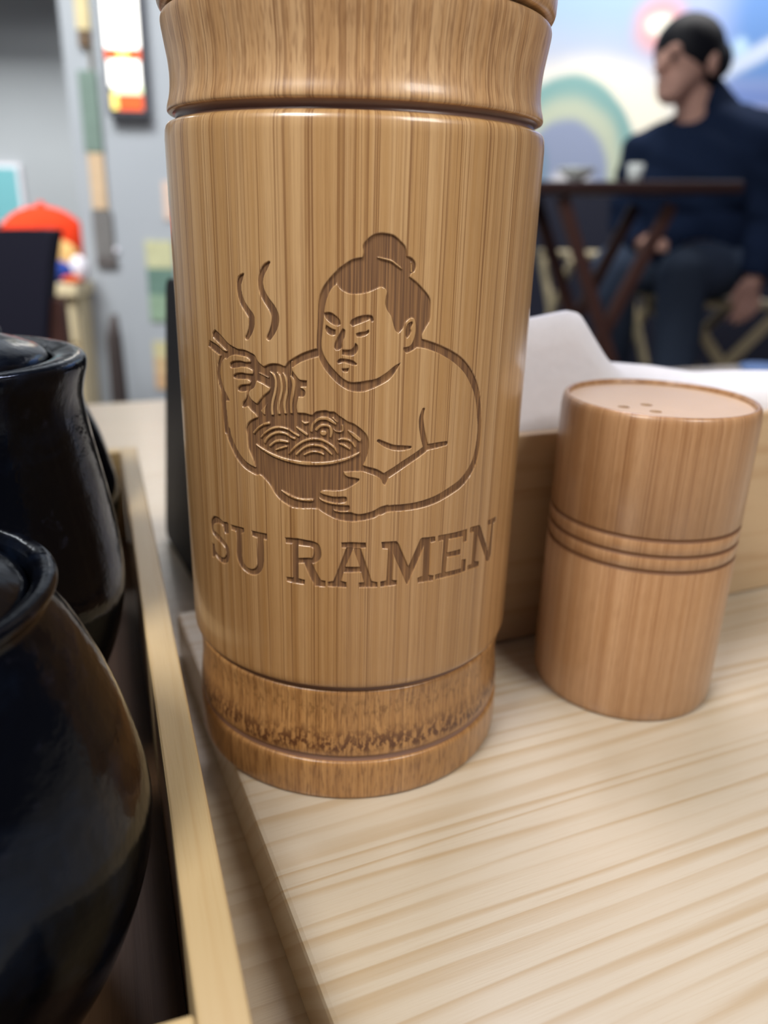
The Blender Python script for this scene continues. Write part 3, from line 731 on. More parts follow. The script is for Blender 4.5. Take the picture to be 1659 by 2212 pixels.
GZ = (0.0470, 0.0514, 0.0560)
link('body', lathe_me('body', [(0, 0), (0.0252, 0.0), (0.0259, 0.0004), (0.0263, 0.0014), (SR_, 0.004)] + arc_z(GZ) +
     [(SR_, 0.0850), (0.0264, 0.0868), (0.0261, 0.0880), (0.0256, 0.0886), (0.0250, 0.0886), (0.0246, 0.0882), (0.0244, 0.0874), (0.0243, 0.0830)], 160), M_shaker, shk)
for q in GZ:
    link('turned_line', lathe_me('turned_line', [(SR_ - 0.00005, q - .00055), (SR_ - .00035, q - .00028), (SR_ - .00035, q + .00028), (SR_ - 0.00005, q + .00055)], 160), M_line, shk)
HOLES = [(-0.0124, -0.0087), (-0.0053, -0.0054), (-0.0052, -0.0132)]
bm = bmesh.new()
loops = []
for (cx, cy), r, n in [((0, 0), 0.0244, 96)] + [(h, 0.00165, 20) for h in HOLES]:
    vs = [bm.verts.new((cx + r * math.cos(2 * PI * i / n), cy + r * math.sin(2 * PI * i / n), 0.0873)) for i in range(n)]
    loops += [bm.edges.new((vs[i], vs[(i + 1) % n])) for i in range(n)]
bmesh.ops.triangle_fill(bm, edges=loops, use_beauty=True)
g = bmesh.ops.extrude_face_region(bm, geom=list(bm.faces))
for e in g['geom']:
    if isinstance(e, bmesh.types.BMVert):
        e.co.z -= 0.003
M_lid = plain('shaker_top_wood', (206, 176, 146), 0.38, 0.4, 0.06, 120.0)
link('perforated_top', from_bm('perforated_top', bm), M_lid, shk)
link('inside', lathe_me('inside', [(0.0, 0.081), (0.0240, 0.081)], 48), M_darkwood, shk)

# ------------------------------------------------------------------ napkin box and napkins
nb = thing('napkin_box', 'narrow open wooden box full of white napkins behind the shaker', 'box', uv(0, 0, 0), AX)
bu0, bu1, bv1, bh, bt = -0.012, 0.165, 0.060, 0.0715, 0.005
box('front_panel', ((bu0 + bu1) / 2, bt / 2 + .0006, bh / 2 + .0004), (bu1 - bu0, bt, bh), M_box, nb, 0.0008)
box('back_panel', ((bu0 + bu1) / 2, bv1 - bt / 2, bh / 2 + .0004), (bu1 - bu0, bt, bh), M_box, nb, 0.0008)
for a in (bu0 + bt / 2, bu1 - bt / 2):
    box('side_panel', (a, bv1 / 2, bh / 2 + .0004), (bt, bv1 - 2 * bt - .001, bh), M_box, nb, 0.0008)
box('base_panel', ((bu0 + bu1) / 2, bv1 / 2, bt / 2 + .0004), (bu1 - bu0 - 2 * bt - .0005, bv1 - 2 * bt - .001, bt), M_box, nb)


def sheet(name, prof_top, v_of, zb, n=40, m=10, t=0.0035):
    """folded napkin: top edge heights prof_top(u), bulging along v"""
    us = np.linspace(*prof_top[0], n)
    zs = np.interp(us, *zip(*prof_top[1]))
    zp = np.convolve(np.pad(zs, 1, mode='edge'), np.array([0.2, 0.6, 0.2]), 'valid')
    v_, f_ = [], []
    for side in (0, 1):
        for i, u_ in enumerate(us):
            for j in range(m + 1):
                h = zb + (zp[i] - zb) * j / m
                v_.append((u_, v_of(u_, j / m) + (t if side else 0), h))
    st = n * (m + 1)
    for i in range(n - 1):
        for j in range(m):
            a = i * (m + 1) + j
            f_.append((a, a + m + 1, a + m + 2, a + 1))
            f_.append((st + a, st + a + 1, st + a + m + 2, st + a + m + 1))
        a = i * (m + 1)
        f_.append((a + m, a + 2 * m + 1, st + a + 2 * m + 1, st + a + m))
        f_.append((a, st + a, st + a + m + 1, a + m + 1))
    for j in range(m):
        f_.append((j, j + 1, st + j + 1, st + j))
        a = (n - 1) * (m + 1) + j
        f_.append((a, st + a, st + a + 1, a + 1))
    return pydata(name, v_, f_, True)


zb = bt + 0.001
n1 = link('paper_napkin', sheet('paper_napkin', ((-0.006, 0.060), [(-0.006, 0.1010), (0.012, 0.1035), (0.031, 0.1064), (0.034, 0.1056), (0.040, 0.0985), (0.047, 0.0905), (0.053, 0.0860), (0.060, 0.083)]), lambda u_, s_: 0.012 + 0.006 * s_ * s_, zb), M_napkin, None, uv(0, 0, 0), (0, 0, AX))
tag(n1, 'white paper napkin standing highest at the left of the box', 'napkin', 'napkins in the wooden box')
n2 = link('paper_napkin', sheet('paper_napkin', ((0.012, 0.150), [(0.012, 0.080), (0.045, 0.0835), (0.060, 0.0862), (0.080, 0.0842), (0.105, 0.0800), (0.150, 0.078)]), lambda u_, s_: 0.021 + 0.012 * s_ * s_ + 0.003 * math.sin(u_ * 60), zb), M_napkin, None, uv(0, 0, 0), (0, 0, AX))
tag(n2, 'white paper napkin sagging low behind the top of the shaker', 'napkin', 'napkins in the wooden box')
n3 = link('paper_napkin', sheet('paper_napkin', ((0.064, 0.156), [(0.064, 0.0765), (0.090, 0.0782), (0.110, 0.0775), (0.156, 0.076)]), lambda u_, s_: 0.011 + 0.004 * s_ * s_, zb), M_napkin, None, uv(0, 0, 0), (0, 0, AX))
tag(n3, 'white paper napkin at the right end, nearest the front panel of the box', 'napkin', 'napkins in the wooden box')

# ------------------------------------------------------------------ black menu stand behind the jar
A = Vector((-0.1071, 0.3574, T_Z + 0.0006))
ex = Vector((0.4494, -0.8933, 0.0))
ez = Vector((0.0076, 0.0038, 0.1214)).normalized()
ey = ez.cross(ex).normalized()
ms = thing('menu_stand', 'thin black upright menu stand with rounded corners behind the jar', 'stand', A)
ms.matrix_basis = Matrix(((ex.x, ey.x, ez.x, A.x), (ex.y, ey.y, ez.y, A.y), (ex.z, ey.z, ez.z, A.z), (0, 0, 0, 1)))
prism('panel', rounded(0.0, 0.078, 0.0005, 0.1225, 0.006), 0.0, 0.005, M_black, ms, bevel=0.0008)
box('strut', (0.048, 0.013, 0.018), (0.04, 0.018, 0.002), M_black, ms, 0.0004, Matrix.Rotation(0.9, 3, 'X'))

# ------------------------------------------------------------------ condiment caddy with three pots
ce = Vector((-0.02404, 0.07726, T_Z))
cang = math.atan2(0.9406, -0.3395)     # local +x runs away from the camera, local +y to the left
cad = thing('condiment_caddy', 'long open wooden caddy with pale rim holding black pots', 'caddy', ce, cang)
CL, CW, CH, CT = 0.2835, 0.092, 0.047, 0.0072
box('side_panel', (CL / 2, -CT / 2, CH / 2), (CL + 2 * CT, CT, CH), M_caddy, cad, 0.0006)
box('side_panel', (CL / 2, CW + CT / 2, CH / 2), (CL + 2 * CT, CT, CH), M_caddy, cad, 0.0006)
M_caddy_y = pine('caddy_end_wood', (208, 184, 136), (176, 138, 84), 260.0, rough=0.42, strength=0.35, coat=0.1, axis='Y')
box('end_panel', (-CT / 2, CW / 2, CH / 2), (CT, CW - .0004, CH), M_caddy_y, cad, 0.0006)
box('end_panel', (CL + CT / 2, CW / 2, CH / 2), (CT, CW - .0004, CH), M_caddy_y, cad, 0.0006)
box('base_panel', (CL / 2, CW / 2, 0.0022), (CL - .0004, CW - .0004, 0.0040), pine('caddy_base_wood', (128, 98, 72), (92, 66, 46), 260.0, rough=0.5, strength=0.4, coat=0.0), cad)


def pot(x, label, prof, lid, knob):
    p = cad.matrix_basis @ Vector((x, 0.0455, 0.0045))
    t = thing('ceramic_pot', label, 'pot', p, random.uniform(0, 6), 'black pots in the caddy')
    link('body', lathe_me('body', rnd(prof, 2), 128), M_glaze, t)
    l = link('lid', lathe_me('lid', rnd(lid, 2), 128), M_glaze, t)
    link('knob', lathe_me('knob', rnd(knob, 2), 64), M_glaze, l)
    return t


cad_m = Matrix.Translation(ce) @ Matrix.Rotation(cang, 4, 'Z')
cad.matrix_basis = cad_m
# heights measured from the caddy floor
bigp = [(0, 0), (0.028, 0.0), (0.0290, 0.0008), (0.0345, 0.0225), (0.0388, 0.0330), (0.0412, 0.0425), (0.0423, 0.0500), (0.0418, 0.0610), (0.0400, 0.0750), (0.0375, 0.0890), (0.0363, 0.0980), (0.0362, 0.1020), (0.0371, 0.1060), (0.0380, 0.1092), (0.0378, 0.1112), (0.0364, 0.1122), (0.0330, 0.1122), (0.0302, 0.1114), (0.0296, 0.1100), (0.0294, 0.105)]
biglid = [(0.0290, 0.1085), (0.0291, 0.1112), (0.0276, 0.1132), (0.0200, 0.1160), (0.0100, 0.1178), (0.0, 0.1182)]
bigknob = [(0.0040, 0.1172), (0.0045, 0.1200), (0.0080, 0.1235), (0.0084, 0.1265), (0.0060, 0.1290), (0.0, 0.1297)]
smallp = [(0, 0), (0.0255, 0.0), (0.0268, 0.0010), (0.0300, 0.0080), (0.0360, 0.0185), (0.0398, 0.0285), (0.0420, 0.0360), (0.0432, 0.0440), (0.0426, 0.0510), (0.0412, 0.0575), (0.0390, 0.0665), (0.0357, 0.0755), (0.0328, 0.0820), (0.0306, 0.0855), (0.0298, 0.0868), (0.0304, 0.0882), (0.0316, 0.0892), (0.0318, 0.0904), (0.0308, 0.0912), (0.0288, 0.0910), (0.0276, 0.0895), (0.0272, 0.0860)]
smalllid = [(0.0268, 0.0862), (0.0272, 0.0885), (0.0262, 0.0898), (0.0225, 0.0925), (0.0140, 0.0965), (0.0, 0.0980)]
smallknob = [(0.0045, 0.0972), (0.0050, 0.1000), (0.0092, 0.1035), (0.0096, 0.1068), (0.0070, 0.1090), (0.0, 0.1096)]
pot(0.045, 'nearest black glazed pot with a narrow lidded neck, lowest in the picture', smallp, smalllid, smallknob)
pot(0.133, 'middle black glazed pot with a flared wide rim and flat lid', bigp, biglid, bigknob)
pot(0.2215, 'farthest black glazed pot, mostly hidden behind the flared one', smallp, smalllid, smallknob)

# ------------------------------------------------------------------ far end of our table
co = link('coaster', lathe_me('coaster', [(0, 0), (0.030, 0), (0.031, 0.001), (0.031, 0.004), (0.030, 0.005), (0, 0.005)], 64), M_coaster, None, (0.424, 0.880, T_Z + .0004))
tag(co, 'round blue coaster at the far right edge of the pale table', 'coaster')
ps = box('paper_sheet', (0.40, 0.735, T_Z + 0.0012), (0.20, 0.14, 0.002), M_napkin, None, 0.0005, Matrix.Rotation(AX, 3, 'Z'))
tag(ps, 'white paper sheet lying flat behind the napkin box', 'paper')

# ------------------------------------------------------------------ column dressing
lb = thing('light_box', 'tall lit sign with white face and orange bands on grey column', 'sign', (-0.602, 1.999, 0.55))
box('frame', (0, -0.014, 0), (0.092, 0.028, 0.44), plain('sign_frame', (86, 88, 96), 0.5, 0.4), lb, 0.003)
G_w = glow('lit_white', (255, 252, 244), 2.2)
G_o = glow('lit_orange', (232, 92, 40), 0.75)
G_y = glow('lit_yellow', (250, 226, 120), 1.1)
G_g = glow('lit_pale_green', (226, 236, 196), 1.1)
for nm, zc, h, xc, wd, g_ in (('lit_panel', 0.064, 0.30, 0, 0.076, G_w), ('orange_band', -0.098, 0.022, 0, 0.076, G_o), ('yellow_mark', -0.098, 0.020, 0, 0.022, G_y),
                              ('lit_panel', -0.135, 0.050, 0, 0.070, G_w), ('green_band', -0.168, 0.016, 0.004, 0.066, G_g), ('orange_band', -0.193, 0.030, 0.010, 0.054, G_o), ('yellow_mark', -0.190, 0.034, -0.026, 0.014, G_y)):
    box(nm, (xc, -0.0292 - (0.001 if nm == 'yellow_mark' else 0), zc), (wd, 0.002, h), g_, lb)

hb = thing('hanging_banner', 'narrow hanging scroll in faded green, peach and grey on column', 'banner', (-0.695, 1.999, 0.28))
for nm, zc, h, xc, wd, col in (('cream_panel', 0.27, 0.10, 0.004, 0.030, (222, 206, 160)), ('rod', 0.205, 0.035, 0.004, 0.028, (110, 92, 74)), ('cord', 0.165, 0.046, 0.014, 0.008, (128, 122, 110)),
                               ('green_panel', 0.058, 0.168, 0.002, 0.042, (124, 144, 134)), ('peach_panel', -0.088, 0.122, 0.004, 0.036, (218, 190, 156)), ('grey_panel', -0.204, 0.106, 0.006, 0.046, (124, 122, 120)), ('end_weight', -0.268, 0.020, 0.008, 0.050, (104, 98, 96))):
    box(nm, (xc, -0.006, zc), (wd, 0.008, h), plain('banner_' + nm, col, 0.8, 0.2, 0.15, 30), hb, 0.002)
box('cord', (0.012, -0.006, 0.1425), (0.006, 0.006, 0.006), M_palewood, hb)
sw = link('wall_button', lathe_me('wall_button', [(0, 0), (0.010, 0), (0.010, 0.004), (0.006, 0.007), (0, 0.0075)], 32), M_white, None, (-0.667, 1.9995, 0.039), (PI / 2, 0, 0))
tag(sw, 'small round white button on the grey column beside the scroll', 'button')
for z, h, x, wd, nm, lab, cols in ((-0.03, 0.19, -0.560, 0.066, 'menu_poster', 'green and yellow poster on column, left of the jar', ((206, 206, 164), (110, 140, 128), (150, 176, 150))),
                                   (-0.235, 0.12, -0.560, 0.064, 'menu_poster', 'cream and peach poster low on column behind the menu stand', ((214, 206, 160), (220, 190, 146), (222, 184, 142)))):
    p = thing(nm, lab, 'poster', (x, 1.9992, z))
    for k, c_ in enumerate(cols):
        hh = h / 3
        box(('title_band', 'picture_area', 'text_area')[k], (0, -0.002, h / 2 - hh * (k + .5)), (wd, 0.003, hh), plain('poster_print', c_, 0.6, 0.3, 0.35, 45), p)
tag(box('note_card', (-0.527, 1.9975, 0.155), (0.03, 0.003, 0.085), plain('peach_card', (226, 200, 182), 0.7, 0.2)), 'peach note card high on the column touching the edge of the jar', 'card')

tp = thing('teal_picture', 'pale framed teal picture on the far grey wall at left', 'picture', (-1.67, 3.648, 0.18))
box('frame', (0, -0.012, 0), (0.17, 0.024, 0.24), M_white, tp, 0.004)
box('print', (0, -0.0255, 0), (0.14, 0.003, 0.21), plain('teal_print', (120, 184, 192), 0.7, 0.2), tp)

# ------------------------------------------------------------------ left background furniture
cb = thing('storage_cabinet', 'cream wooden cabinet beside the grey column', 'cabinet', (-1.03, 2.1, GROUND))
ch_ = -0.033 - GROUND
box('carcass', (0, 0.01, (ch_ - 0.03) / 2), (0.58, 0.38, ch_ - 0.03), M_cream, cb, 0.002)
box('worktop', (0, 0, ch_ - 0.014), (0.60, 0.42, 0.028), M_cream, cb, 0.003)
for k in (-1, 1):
    d_ = box('door', (k * 0.145, -0.188, 0.30), (0.28, 0.014, 0.54), M_cream, cb, 0.002)
    tube('handle', [(-k * 0.11, -0.012, -0.05), (-k * 0.11, -0.012, 0.05)], 0.005, M_black, d_)
    dr = box('drawer', (k * 0.145, -0.188, 0.625), (0.28, 0.014, 0.09), M_cream, cb, 0.002)
    tube('knob', [(0, -0.006, 0), (0, -0.022, 0)], 0.008, M_black, dr)


def blob(name, label, loc, sc, mat, cat, seams=5, group='plush cushions on the cabinet'):
    t = thing(name, label, cat, loc, 0, group)
    bm = bmesh.new()
    bmesh.ops.create_icosphere(bm, subdivisions=4, radius=1.0)
    for v in bm.verts:
        a = math.atan2(v.co.y, v.co.x)
        k = 1 + 0.05 * abs(math.sin(a * seams / 2)) * (1 - abs(v.co.z))
        v.co = Vector((v.co.x * k * sc[0], v.co.y * k * sc[1], (max(v.co.z, -0.92) + 0.92) / 1.92 * 2 * sc[2]))
    link('cushion_cover', from_bm('cushion_cover', bm, True), mat, t)
    bm = bmesh.new()
    bmesh.ops.create_uvsphere(bm, u_segments=12, v_segments=8, radius=0.10 * sc[0])
    bmesh.ops.translate(bm, verts=bm.verts, vec=(0, 0, 2 * sc[2]))
    link('tuft', from_bm('tuft', bm, True), mat, t)
    return t


zc = -0.032
blob('floor_cushion', 'big round red plush cushion behind the dark chair', (-0.885, 2.12, zc), (0.108, 0.10, 0.084), M_red, 'cushion')
blob('floor_cushion', 'small round tan plush cushion between the chair and the red one', (-0.785, 1.985, zc), (0.036, 0.03, 0.045), M_tan, 'cushion')
blob('floor_cushion', 'small white plush ball beside the column', (-0.738, 1.945, zc), (0.022, 0.022, 0.030), M_white, 'cushion')
blob('floor_cushion', 'small blue plush cushion in front of the tan one', (-0.776, 1.925, zc), (0.030, 0.022, 0.024), M_blue, 'cushion')
blob('floor_cushion', 'flat orange plush cushion at the cabinet front edge', (-0.742, 1.905, zc), (0.024, 0.012, 0.009), M_orange, 'cushion')
bx = thing('cardboard_carton', 'low pale carton on the cabinet behind the dark chair', 'carton', (-0.93, 1.99, zc))
box('carton_body', (0, 0, 0.050), (0.13, 0.10, 0.098), plain('carton_card', (222, 214, 186), 0.8, 0.2), bx, 0.002)
box('lid', (0, 0, 0.105), (0.136, 0.106, 0.012), plain('carton_lid', (226, 222, 200), 0.8, 0.2), bx, 0.002)

dc = thing('dining_chair', 'dark upholstered chair with a curved back in front of the cabinet', 'chair', (-0.79, 1.36, GROUND))
bp = [(-0.19, 0.36)]
for i in range(13):
    a = i / 12
    bp.append((-0.19 + 0.38 * a, 0.785 + 0.062 * a + 0.02 * math.sin(PI * a)))
bp += [(0.172, 0.78), (0.150, 0.66), (0.16, 0.52), (0.17, 0.36)]
prism('backrest', bp[::-1], 0.13, 0.17, M_chair, dc, bevel=0.006)
box('seat', (0, -0.05, 0.44), (0.40, 0.40, 0.07), M_chair, dc, 0.02)
for a in (-0.165, 0.165):
    tube('leg', [(a, -0.21, 0.42), (a * 1.06, -0.23, 0.0)], [0.018, 0.012], M_redwood, dc)
    tube('leg', [(a, 0.148, 0.42), (a * 1.06, 0.19, 0.0)], [0.018, 0.012], M_redwood, dc)
box('back_post', (0.165, 0.155, 0.655), (0.035, 0.024, 0.14), M_redwood, dc, 0.004)
st = thing('floor_stand', 'slim dark tapering stand on the floor before the grey column', 'stand', (-0.641, 1.86, GROUND))
link('base', lathe_me('base', [(0, 0), (0.09, 0), (0.09, 0.012), (0.03, 0.02), (0, 0.02)], 40), M_darkwood, st)
tube('post', [(0, 0, 0.015), (0, 0, 0.45), (0, 0, 0.60), (0.004, 0, 0.655)], [0.021, 0.020, 0.017, 0.008], plain('stand_grey', (74, 66, 64), 0.6, 0.2), st, 14)

# ------------------------------------------------------------------ right background: table, chairs, person
ft = thing('folding_table', 'dark folding table with crossed legs in front of the seated person', 'table', (0.545, 2.17, PLAT), 0.14)
th_ = 0.228 - PLAT
box('tabletop', (0, 0, th_ - 0.014), (0.57, 0.30, 0.028), M_darkwood, ft, 0.006, Matrix.Rotation(-0.03, 3, 'Y'))
for yy in (-0.12, 0.09):
    bar('leg', (-0.16, yy, th_ - 0.04), (0.15, yy, 0.012), 0.032, 0.020, M_redwood, ft)
    bar('leg', (0.13, yy + 0.024, th_ - 0.05), (-0.17, yy + 0.024, 0.012), 0.032, 0.020, M_redwood, ft)
tube('stretcher', [(0.145, -0.12, 0.02), (0.145, 0.09, 0.02)], 0.008, M_redwood, ft)
tube('stretcher', [(-0.165, -0.096, 0.02), (-0.165, 0.114, 0.02)], 0.008, M_redwood, ft)
cup = link('cup', lathe_me('cup', [(0, 0), (0.016, 0), (0.021, 0.05), (0.0195, 0.05), (0.0145, 0.004), (0, 0.004)], 40), M_glass, None, (0.635, 2.26, 0.2300))
tag(cup, 'small white cup on the dark folding table beside the person', 'cup')
bw = link('bowl', lathe_me('bowl', [(0, 0), (0.020, 0), (0.022, 0.004), (0.046, 0.022), (0.050, 0.030), (0.047, 0.030), (0.020, 0.007), (0, 0.006)], 48), M_glass, None, (0.475, 2.23, 0.2345))
tag(bw, 'low white bowl on the dark folding table near the jar', 'bowl')


def folding_chair(name, label, cat, loc, rz, m, back=True):
    c = thing(name, label, cat, loc, rz)
    H = 0.43 if back else 0.545
    for k in range(5):
        box('seat_slat', (0, -0.15 + 0.075 * k, H), (0.36, 0.062, 0.016), m, c, 0.003)
    for a in (-0.17, 0.17):
        bar('leg', (a, -0.20, 0.012), (a, 0.15, H - 0.012), 0.032, 0.018, m, c)
        bar('leg', (a * 1.12, 0.20, 0.012), (a * 1.12, -0.14, H - 0.012), 0.032, 0.018, m, c)
        if back: bar('back_post', (a * 1.12, 0.15, H - 0.02), (a * 1.12, 0.26, H + 0.40), 0.032, 0.018, m, c)
    for k in range(3 if back else 0):
        box('back_slat', (0, 0.185 + 0.028 * k, H + 0.15 + 0.10 * k), (0.37, 0.014, 0.06), m, c, 0.003, Matrix.Rotation(-0.26, 3, 'X'))
    return c


folding_chair('folding_stool', 'pale backless folding stool behind the dark table, next to the jar', 'stool', (0.765, 3.00, PLAT), 0.25, M_palewood, False)
folding_chair('folding_chair', 'wooden folding chair the person sits on', 'chair', (1.02, 2.60, PLAT), -PI / 2, M_palewood)


def remeshed(name, solids, voxel, smooth_it):
    """union of many convex solids grown into one continuous surface"""
    bm = bmesh.new()
    for s_ in solids:
        if s_[0] == 'cap':          # tapered limb: a, ra, b, rb
            _, a, ra, b_, rb = s_
            a, b_ = Vector(a), Vector(b_)
            d = b_ - a
            n_ = 8
            pts, rr = [], []
            for k in range(5):
                t_ = math.cos(PI / 2 * (1 - k / 4.0)) if k else 0.02
                pts.append(a - d.normalized() * ra * math.sqrt(max(0, 1 - t_ * t_)))
                rr.append(max(ra * t_, 1e-4))
            for k in range(1, n_):
                pts.append(a + d * k / n_)
                rr.append(ra + (rb - ra) * k / n_)
            for k in range(4, -1, -1):
                t_ = math.cos(PI / 2 * (1 - k / 4.0)) if k else 0.02
                pts.append(b_ + d.normalized() * rb * math.sqrt(max(0, 1 - t_ * t_)))
                rr.append(max(rb * t_, 1e-4))
            tube_bm(bm, pts, rr, 16)
        else:                       # ellipsoid: centre, radii, yaw, pitch
            _, c, r, yaw, pit = s_
            q = bmesh.ops.create_icosphere(bm, subdivisions=3, radius=1.0)
            R_ = Matrix.Rotation(yaw, 3, 'Z') @ Matrix.Rotation(pit, 3, 'Y')
            for v in q['verts']:
                v.co = R_ @ Vector((v.co.x * r[0], v.co.y * r[1], v.co.z * r[2])) + Vector(c)
    me = from_bm(name + '_source', bm)
    ob = bpy.data.objects.new(name + '_source', me)
    COL.objects.link(ob)
    md = ob.modifiers.new('remesh', 'REMESH')
    md.mode = 'VOXEL'
    md.voxel_size = voxel
    md.use_smooth_shade = True
    sm = ob.modifiers.new('smooth', 'SMOOTH')
    sm.factor = 0.5
    sm.iterations = smooth_it
    dg = bpy.context.evaluated_depsgraph_get()
    out = bpy.data.meshes.new_from_object(ob.evaluated_get(dg))
    out.name = name
    bpy.data.objects.remove(ob)
    bpy.data.meshes.remove(me)
    return out


pe = thing('person', 'person in a dark jumper and grey trousers seated facing left at the table', 'person', (0.985, 2.60, PLAT))
off = Vector((0.985, 2.60, PLAT))
YAW = math.atan2(-0.653, 0.757)        # across the shoulders
TOP, LEGS, SKIN = 'jumper', 'trousers', 'skin'
parts_ = [
    (TOP, ('ell', (0.915, 2.600, 0.270), (0.190, 0.122, 0.170), YAW, 0)),
    (TOP, ('ell', (0.950, 2.610, 0.370), (0.170, 0.110, 0.098), YAW, 0)),
    (TOP, ('cap', (0.945, 2.605, 0.410), 0.082, (0.905, 2.595, 0.462), 0.064)),
    (TOP, ('ell', (0.945, 2.605, 0.110), (0.160, 0.128, 0.160), YAW, 0)),
    (LEGS, ('ell', (0.985, 2.600, 0.020), (0.165, 0.135, 0.100), YAW, 0)),
    (TOP, ('cap', (0.930, 2.615, 0.390), 0.085, (0.900, 2.600, 0.425), 0.062)),
    (SKIN, ('cap', (0.892, 2.592, 0.430), 0.055, (0.850, 2.580, 0.520), 0.054)),
    (SKIN, ('ell', (0.824, 2.575, 0.590), (0.092, 0.074, 0.086), 0.12, 0)),
    (SKIN, ('cap', (0.800, 2.570, 0.545), 0.062, (0.778, 2.565, 0.512), 0.040)),
    (SKIN, ('cap', (0.782, 2.566, 0.508), 0.036, (0.762, 2.562, 0.502), 0.024)),
    (SKIN, ('cap', (0.738, 2.560, 0.578), 0.012, (0.722, 2.557, 0.551), 0.013)),
    (SKIN, ('cap', (0.752, 2.590, 0.597), 0.012, (0.748, 2.530, 0.597), 0.012)),
    (SKIN, ('cap', (0.746, 2.574, 0.526), 0.011, (0.744, 2.550, 0.526), 0.011)),
    (SKIN, ('ell', (0.846, 2.498, 0.566), (0.018, 0.009, 0.030), 0.3, 0)),
    (SKIN, ('ell', (0.830, 2.652, 0.566), (0.018, 0.009, 0.030), -0.1, 0)),
    (TOP, ('cap', (0.945, 2.590, 0.385), 0.085, (1.045, 2.500, 0.350), 0.084)),
    (TOP, ('cap', (1.045, 2.500, 0.350), 0.078, (1.108, 2.500, 0.150), 0.058)),
    (TOP, ('cap', (1.105, 2.500, 0.150), 0.056, (1.080, 2.440, 0.020), 0.038)),
    (SKIN, ('cap', (1.080, 2.440, 0.020), 0.027, (1.068, 2.428, -0.022), 0.026)),
    (SKIN, ('ell', (1.060, 2.424, -0.042), (0.038, 0.016, 0.042), 0.2, 0.25)),
    (TOP, ('cap', (0.890, 2.620, 0.350), 0.085, (0.790, 2.690, 0.325), 0.076)),
    (TOP, ('cap', (0.790, 2.690, 0.325), 0.072, (0.765, 2.740, 0.150), 0.054)),
    (TOP, ('cap', (0.765, 2.740, 0.150), 0.054, (0.785, 2.620, 0.085), 0.038)),
    (SKIN, ('cap', (0.785, 2.620, 0.085), 0.026, (0.792, 2.590, 0.080), 0.026)),
    (SKIN, ('ell', (0.796, 2.570, 0.080), (0.036, 0.040, 0.016), 0.2, 0)),
    (LEGS, ('cap', (0.975, 2.530, 0.010), 0.092, (0.850, 2.410, 0.000), 0.066)),
    (LEGS, ('cap', (0.850, 2.410, 0.000), 0.066, (0.868, 2.412, -0.180), 0.060)),
    (LEGS, ('cap', (0.868, 2.412, -0.180), 0.060, (0.882, 2.425, -0.430), 0.044)),
    (LEGS, ('cap', (0.955, 2.680, 0.010), 0.092, (0.720, 2.660, 0.000), 0.066)),
    (LEGS, ('cap', (0.720, 2.660, 0.000), 0.066, (0.742, 2.665, -0.180), 0.060)),
    (LEGS, ('cap', (0.742, 2.665, -0.180), 0.060, (0.760, 2.670, -0.430), 0.044)),
    (SKIN, ('cap', (0.882, 2.425, -0.430), 0.036, (0.884, 2.425, -0.480), 0.036)),
    (SKIN, ('cap', (0.760, 2.670, -0.430), 0.036, (0.762, 2.670, -0.480), 0.036)),
]
for k in range(4):
    dx = 0.034 - 0.021 * k
    ln = (0.058, 0.072, 0.078, 0.068)[k]
    p0 = Vector((1.060 + dx, 2.424 - 0.003 * k, -0.068))
    p1 = p0 + Vector((-0.006, -0.006, -ln * 0.5))
    p2 = p1 + Vector((-0.014, 0.004, -ln * 0.42))
    parts_ += [(SKIN, ('cap', p0, 0.0085, p1, 0.0080)), (SKIN, ('cap', p1, 0.0080, p2, 0.0068))]
    q0 = Vector((0.770 + 0.019 * k, 2.545, 0.078))
    q1 = q0 + Vector((-0.004, -ln * 0.5, -0.004))
    q2 = q1 + Vector((-0.002, -ln * 0.36, -0.016))
    parts_ += [(SKIN, ('cap', q0, 0.0085, q1, 0.0080)), (SKIN, ('cap', q1, 0.0080, q2, 0.0068))]
parts_ += [(SKIN, ('cap', (1.032, 2.412, -0.030), 0.011, (1.010, 2.402, -0.058), 0.009)), (SKIN, ('cap', (1.010, 2.402, -0.058), 0.009, (1.004, 2.402, -0.080), 0.0075)),
           (SKIN, ('cap', (0.830, 2.580, 0.078), 0.011, (0.852, 2.556, 0.072), 0.009)), (SKIN, ('cap', (0.852, 2.556, 0.072), 0.009, (0.856, 2.536, 0.064), 0.0075))]


HC = Vector((0.832, 2.577, 0.555))
HR = Matrix.Rotation(0.40, 3, 'Z')


def headed(s_):
    """turn the head a little out of profile"""
    f_ = lambda q: HC + HR @ (Vector(q) - HC) * 1.10 + Vector((0.004, 0, -0.012))
    if s_[0] == 'cap':
        return ('cap', f_(s_[1]), s_[2] * 1.08, f_(s_[3]), s_[4] * 1.08)
    return ('ell', f_(s_[1]), tuple(q * 1.08 for q in s_[2]), s_[3] + 0.40, s_[4])


def moved(s_):
    zc_ = s_[1][2] if s_[0] == 'ell' else s_[3][2]
    if zc_ > 0.50 and (s_[0] == 'ell' or s_[1][2] > 0.49):
        s_ = headed(s_)
    if s_[0] == 'cap':
        return ('cap', Vector(s_[1]) - off, s_[2], Vector(s_[3]) - off, s_[4])
    return ('ell', Vector(s_[1]) - off, *s_[2:])


solids = [(k, moved(s_)) for k, s_ in parts_]
body_me = remeshed('body', [s_ for _, s_ in solids], 0.0055, 5)
link('body', body_me, M_skin, pe)


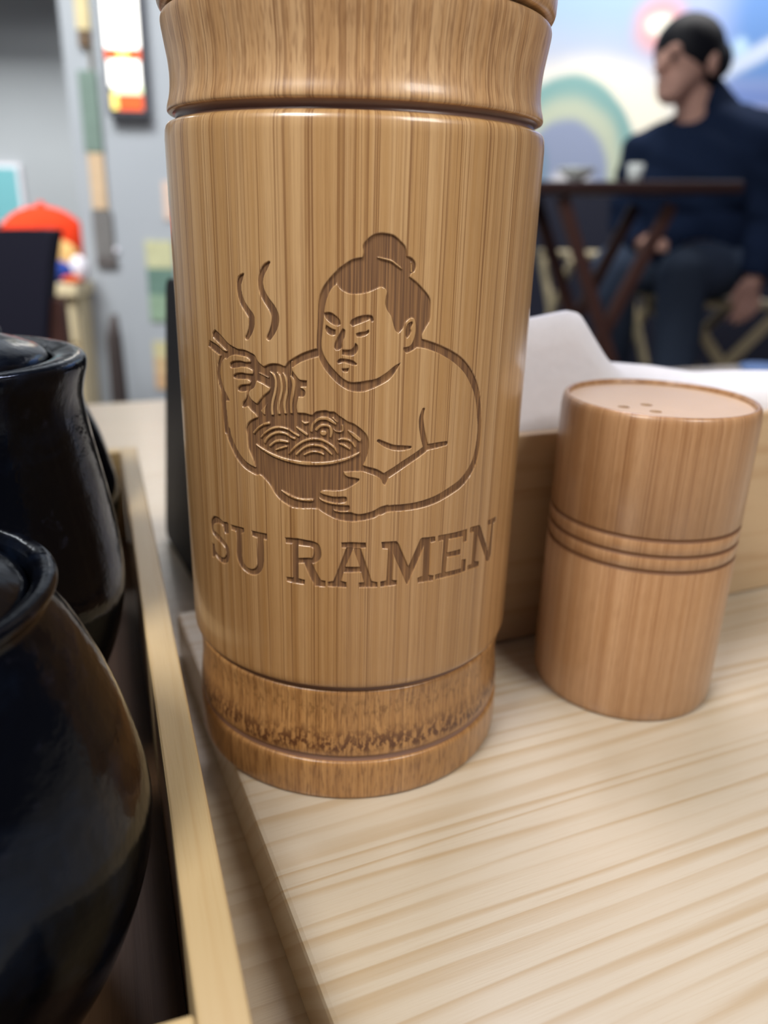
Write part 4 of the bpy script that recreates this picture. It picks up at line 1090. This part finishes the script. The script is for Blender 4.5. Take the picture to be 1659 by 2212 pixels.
def sdist(s_, p):
    if s_[0] == 'cap':
        _, a, ra, b_, rb = s_
        d = b_ - a
        t_ = max(0.0, min(1.0, (p - a).dot(d) / d.length_squared))
        return (p - a - d * t_).length - (ra + (rb - ra) * t_)
    _, c, r, yaw, pit = s_
    q = (Matrix.Rotation(yaw, 3, 'Z') @ Matrix.Rotation(pit, 3, 'Y')).transposed() @ (p - c)
    k = math.sqrt((q.x / r[0]) ** 2 + (q.y / r[1]) ** 2 + (q.z / r[2]) ** 2)
    return (k - 1) * min(r)


nv = len(body_me.vertices)
own = []
grow_ = []
for v in body_me.vertices:
    d = {TOP: 9, LEGS: 9, SKIN: 9}
    for k, s_ in solids:
        q = sdist(s_, v.co)
        if q < d[k]: d[k] = q
    own.append(min(d, key=d.get))
for kind, mat, g_ in ((TOP, M_navy, 0.012), (LEGS, M_trouser, 0.007)):
    keep = [p.vertices[:] for p in body_me.polygons if any(own[i] == kind for i in p.vertices)]
    ids = sorted({i for p in keep for i in p})
    mp = {i: k for k, i in enumerate(ids)}
    vv = []
    for i in ids:
        v = body_me.vertices[i]
        fold = 0.004 * math.sin(v.co.z * 70 + v.co.x * 40) if kind == TOP else 0.0
        vv.append(v.co + v.normal * (g_ + fold))
    link(kind, pydata(kind, vv, [[mp[i] for i in p] for p in keep], True), mat, pe)
for x_, y_ in ((0.884, 2.425), (0.762, 2.670)):
    a = Vector((x_, y_, -0.48)) - off
    tube('shoe', [a + Vector((0.045, 0.012, 0.0)), a + Vector((0.02, 0, 0.006)), a + Vector((-0.05, -0.012, -0.002)), a + Vector((-0.125, -0.03, -0.006)), a + Vector((-0.150, -0.036, -0.008))], [0.020, 0.036, 0.034, 0.028, 0.012], M_shoe, pe, 14)
hairs = [('ell', (0.832, 2.577, 0.606), (0.101, 0.085, 0.090), 0.12, 0.05), ('ell', (0.878, 2.585, 0.572), (0.058, 0.070, 0.072), 0.12, 0.3), ('ell', (0.905, 2.570, 0.588), (0.052, 0.052, 0.054), 0, 0), ('ell', (0.868, 2.530, 0.575), (0.045, 0.040, 0.055), 0, 0),
         ('ell', (0.868, 2.586, 0.520), (0.040, 0.056, 0.040), 0.12, 0)]
link('hair', remeshed('hair', [moved(s_) for s_ in hairs], 0.006, 3), M_hair, pe)
for sgn in (-1, 1):
    bm = bmesh.new()
    bmesh.ops.create_uvsphere(bm, u_segments=12, v_segments=8, radius=0.009)
    link('eye', from_bm('eye', bm, True), M_shoe, pe, HC + HR @ (Vector((0.744, 2.560 + 0.030 * sgn, 0.577)) - HC) * 1.10 + Vector((0.004, 0, -0.012)) - off)
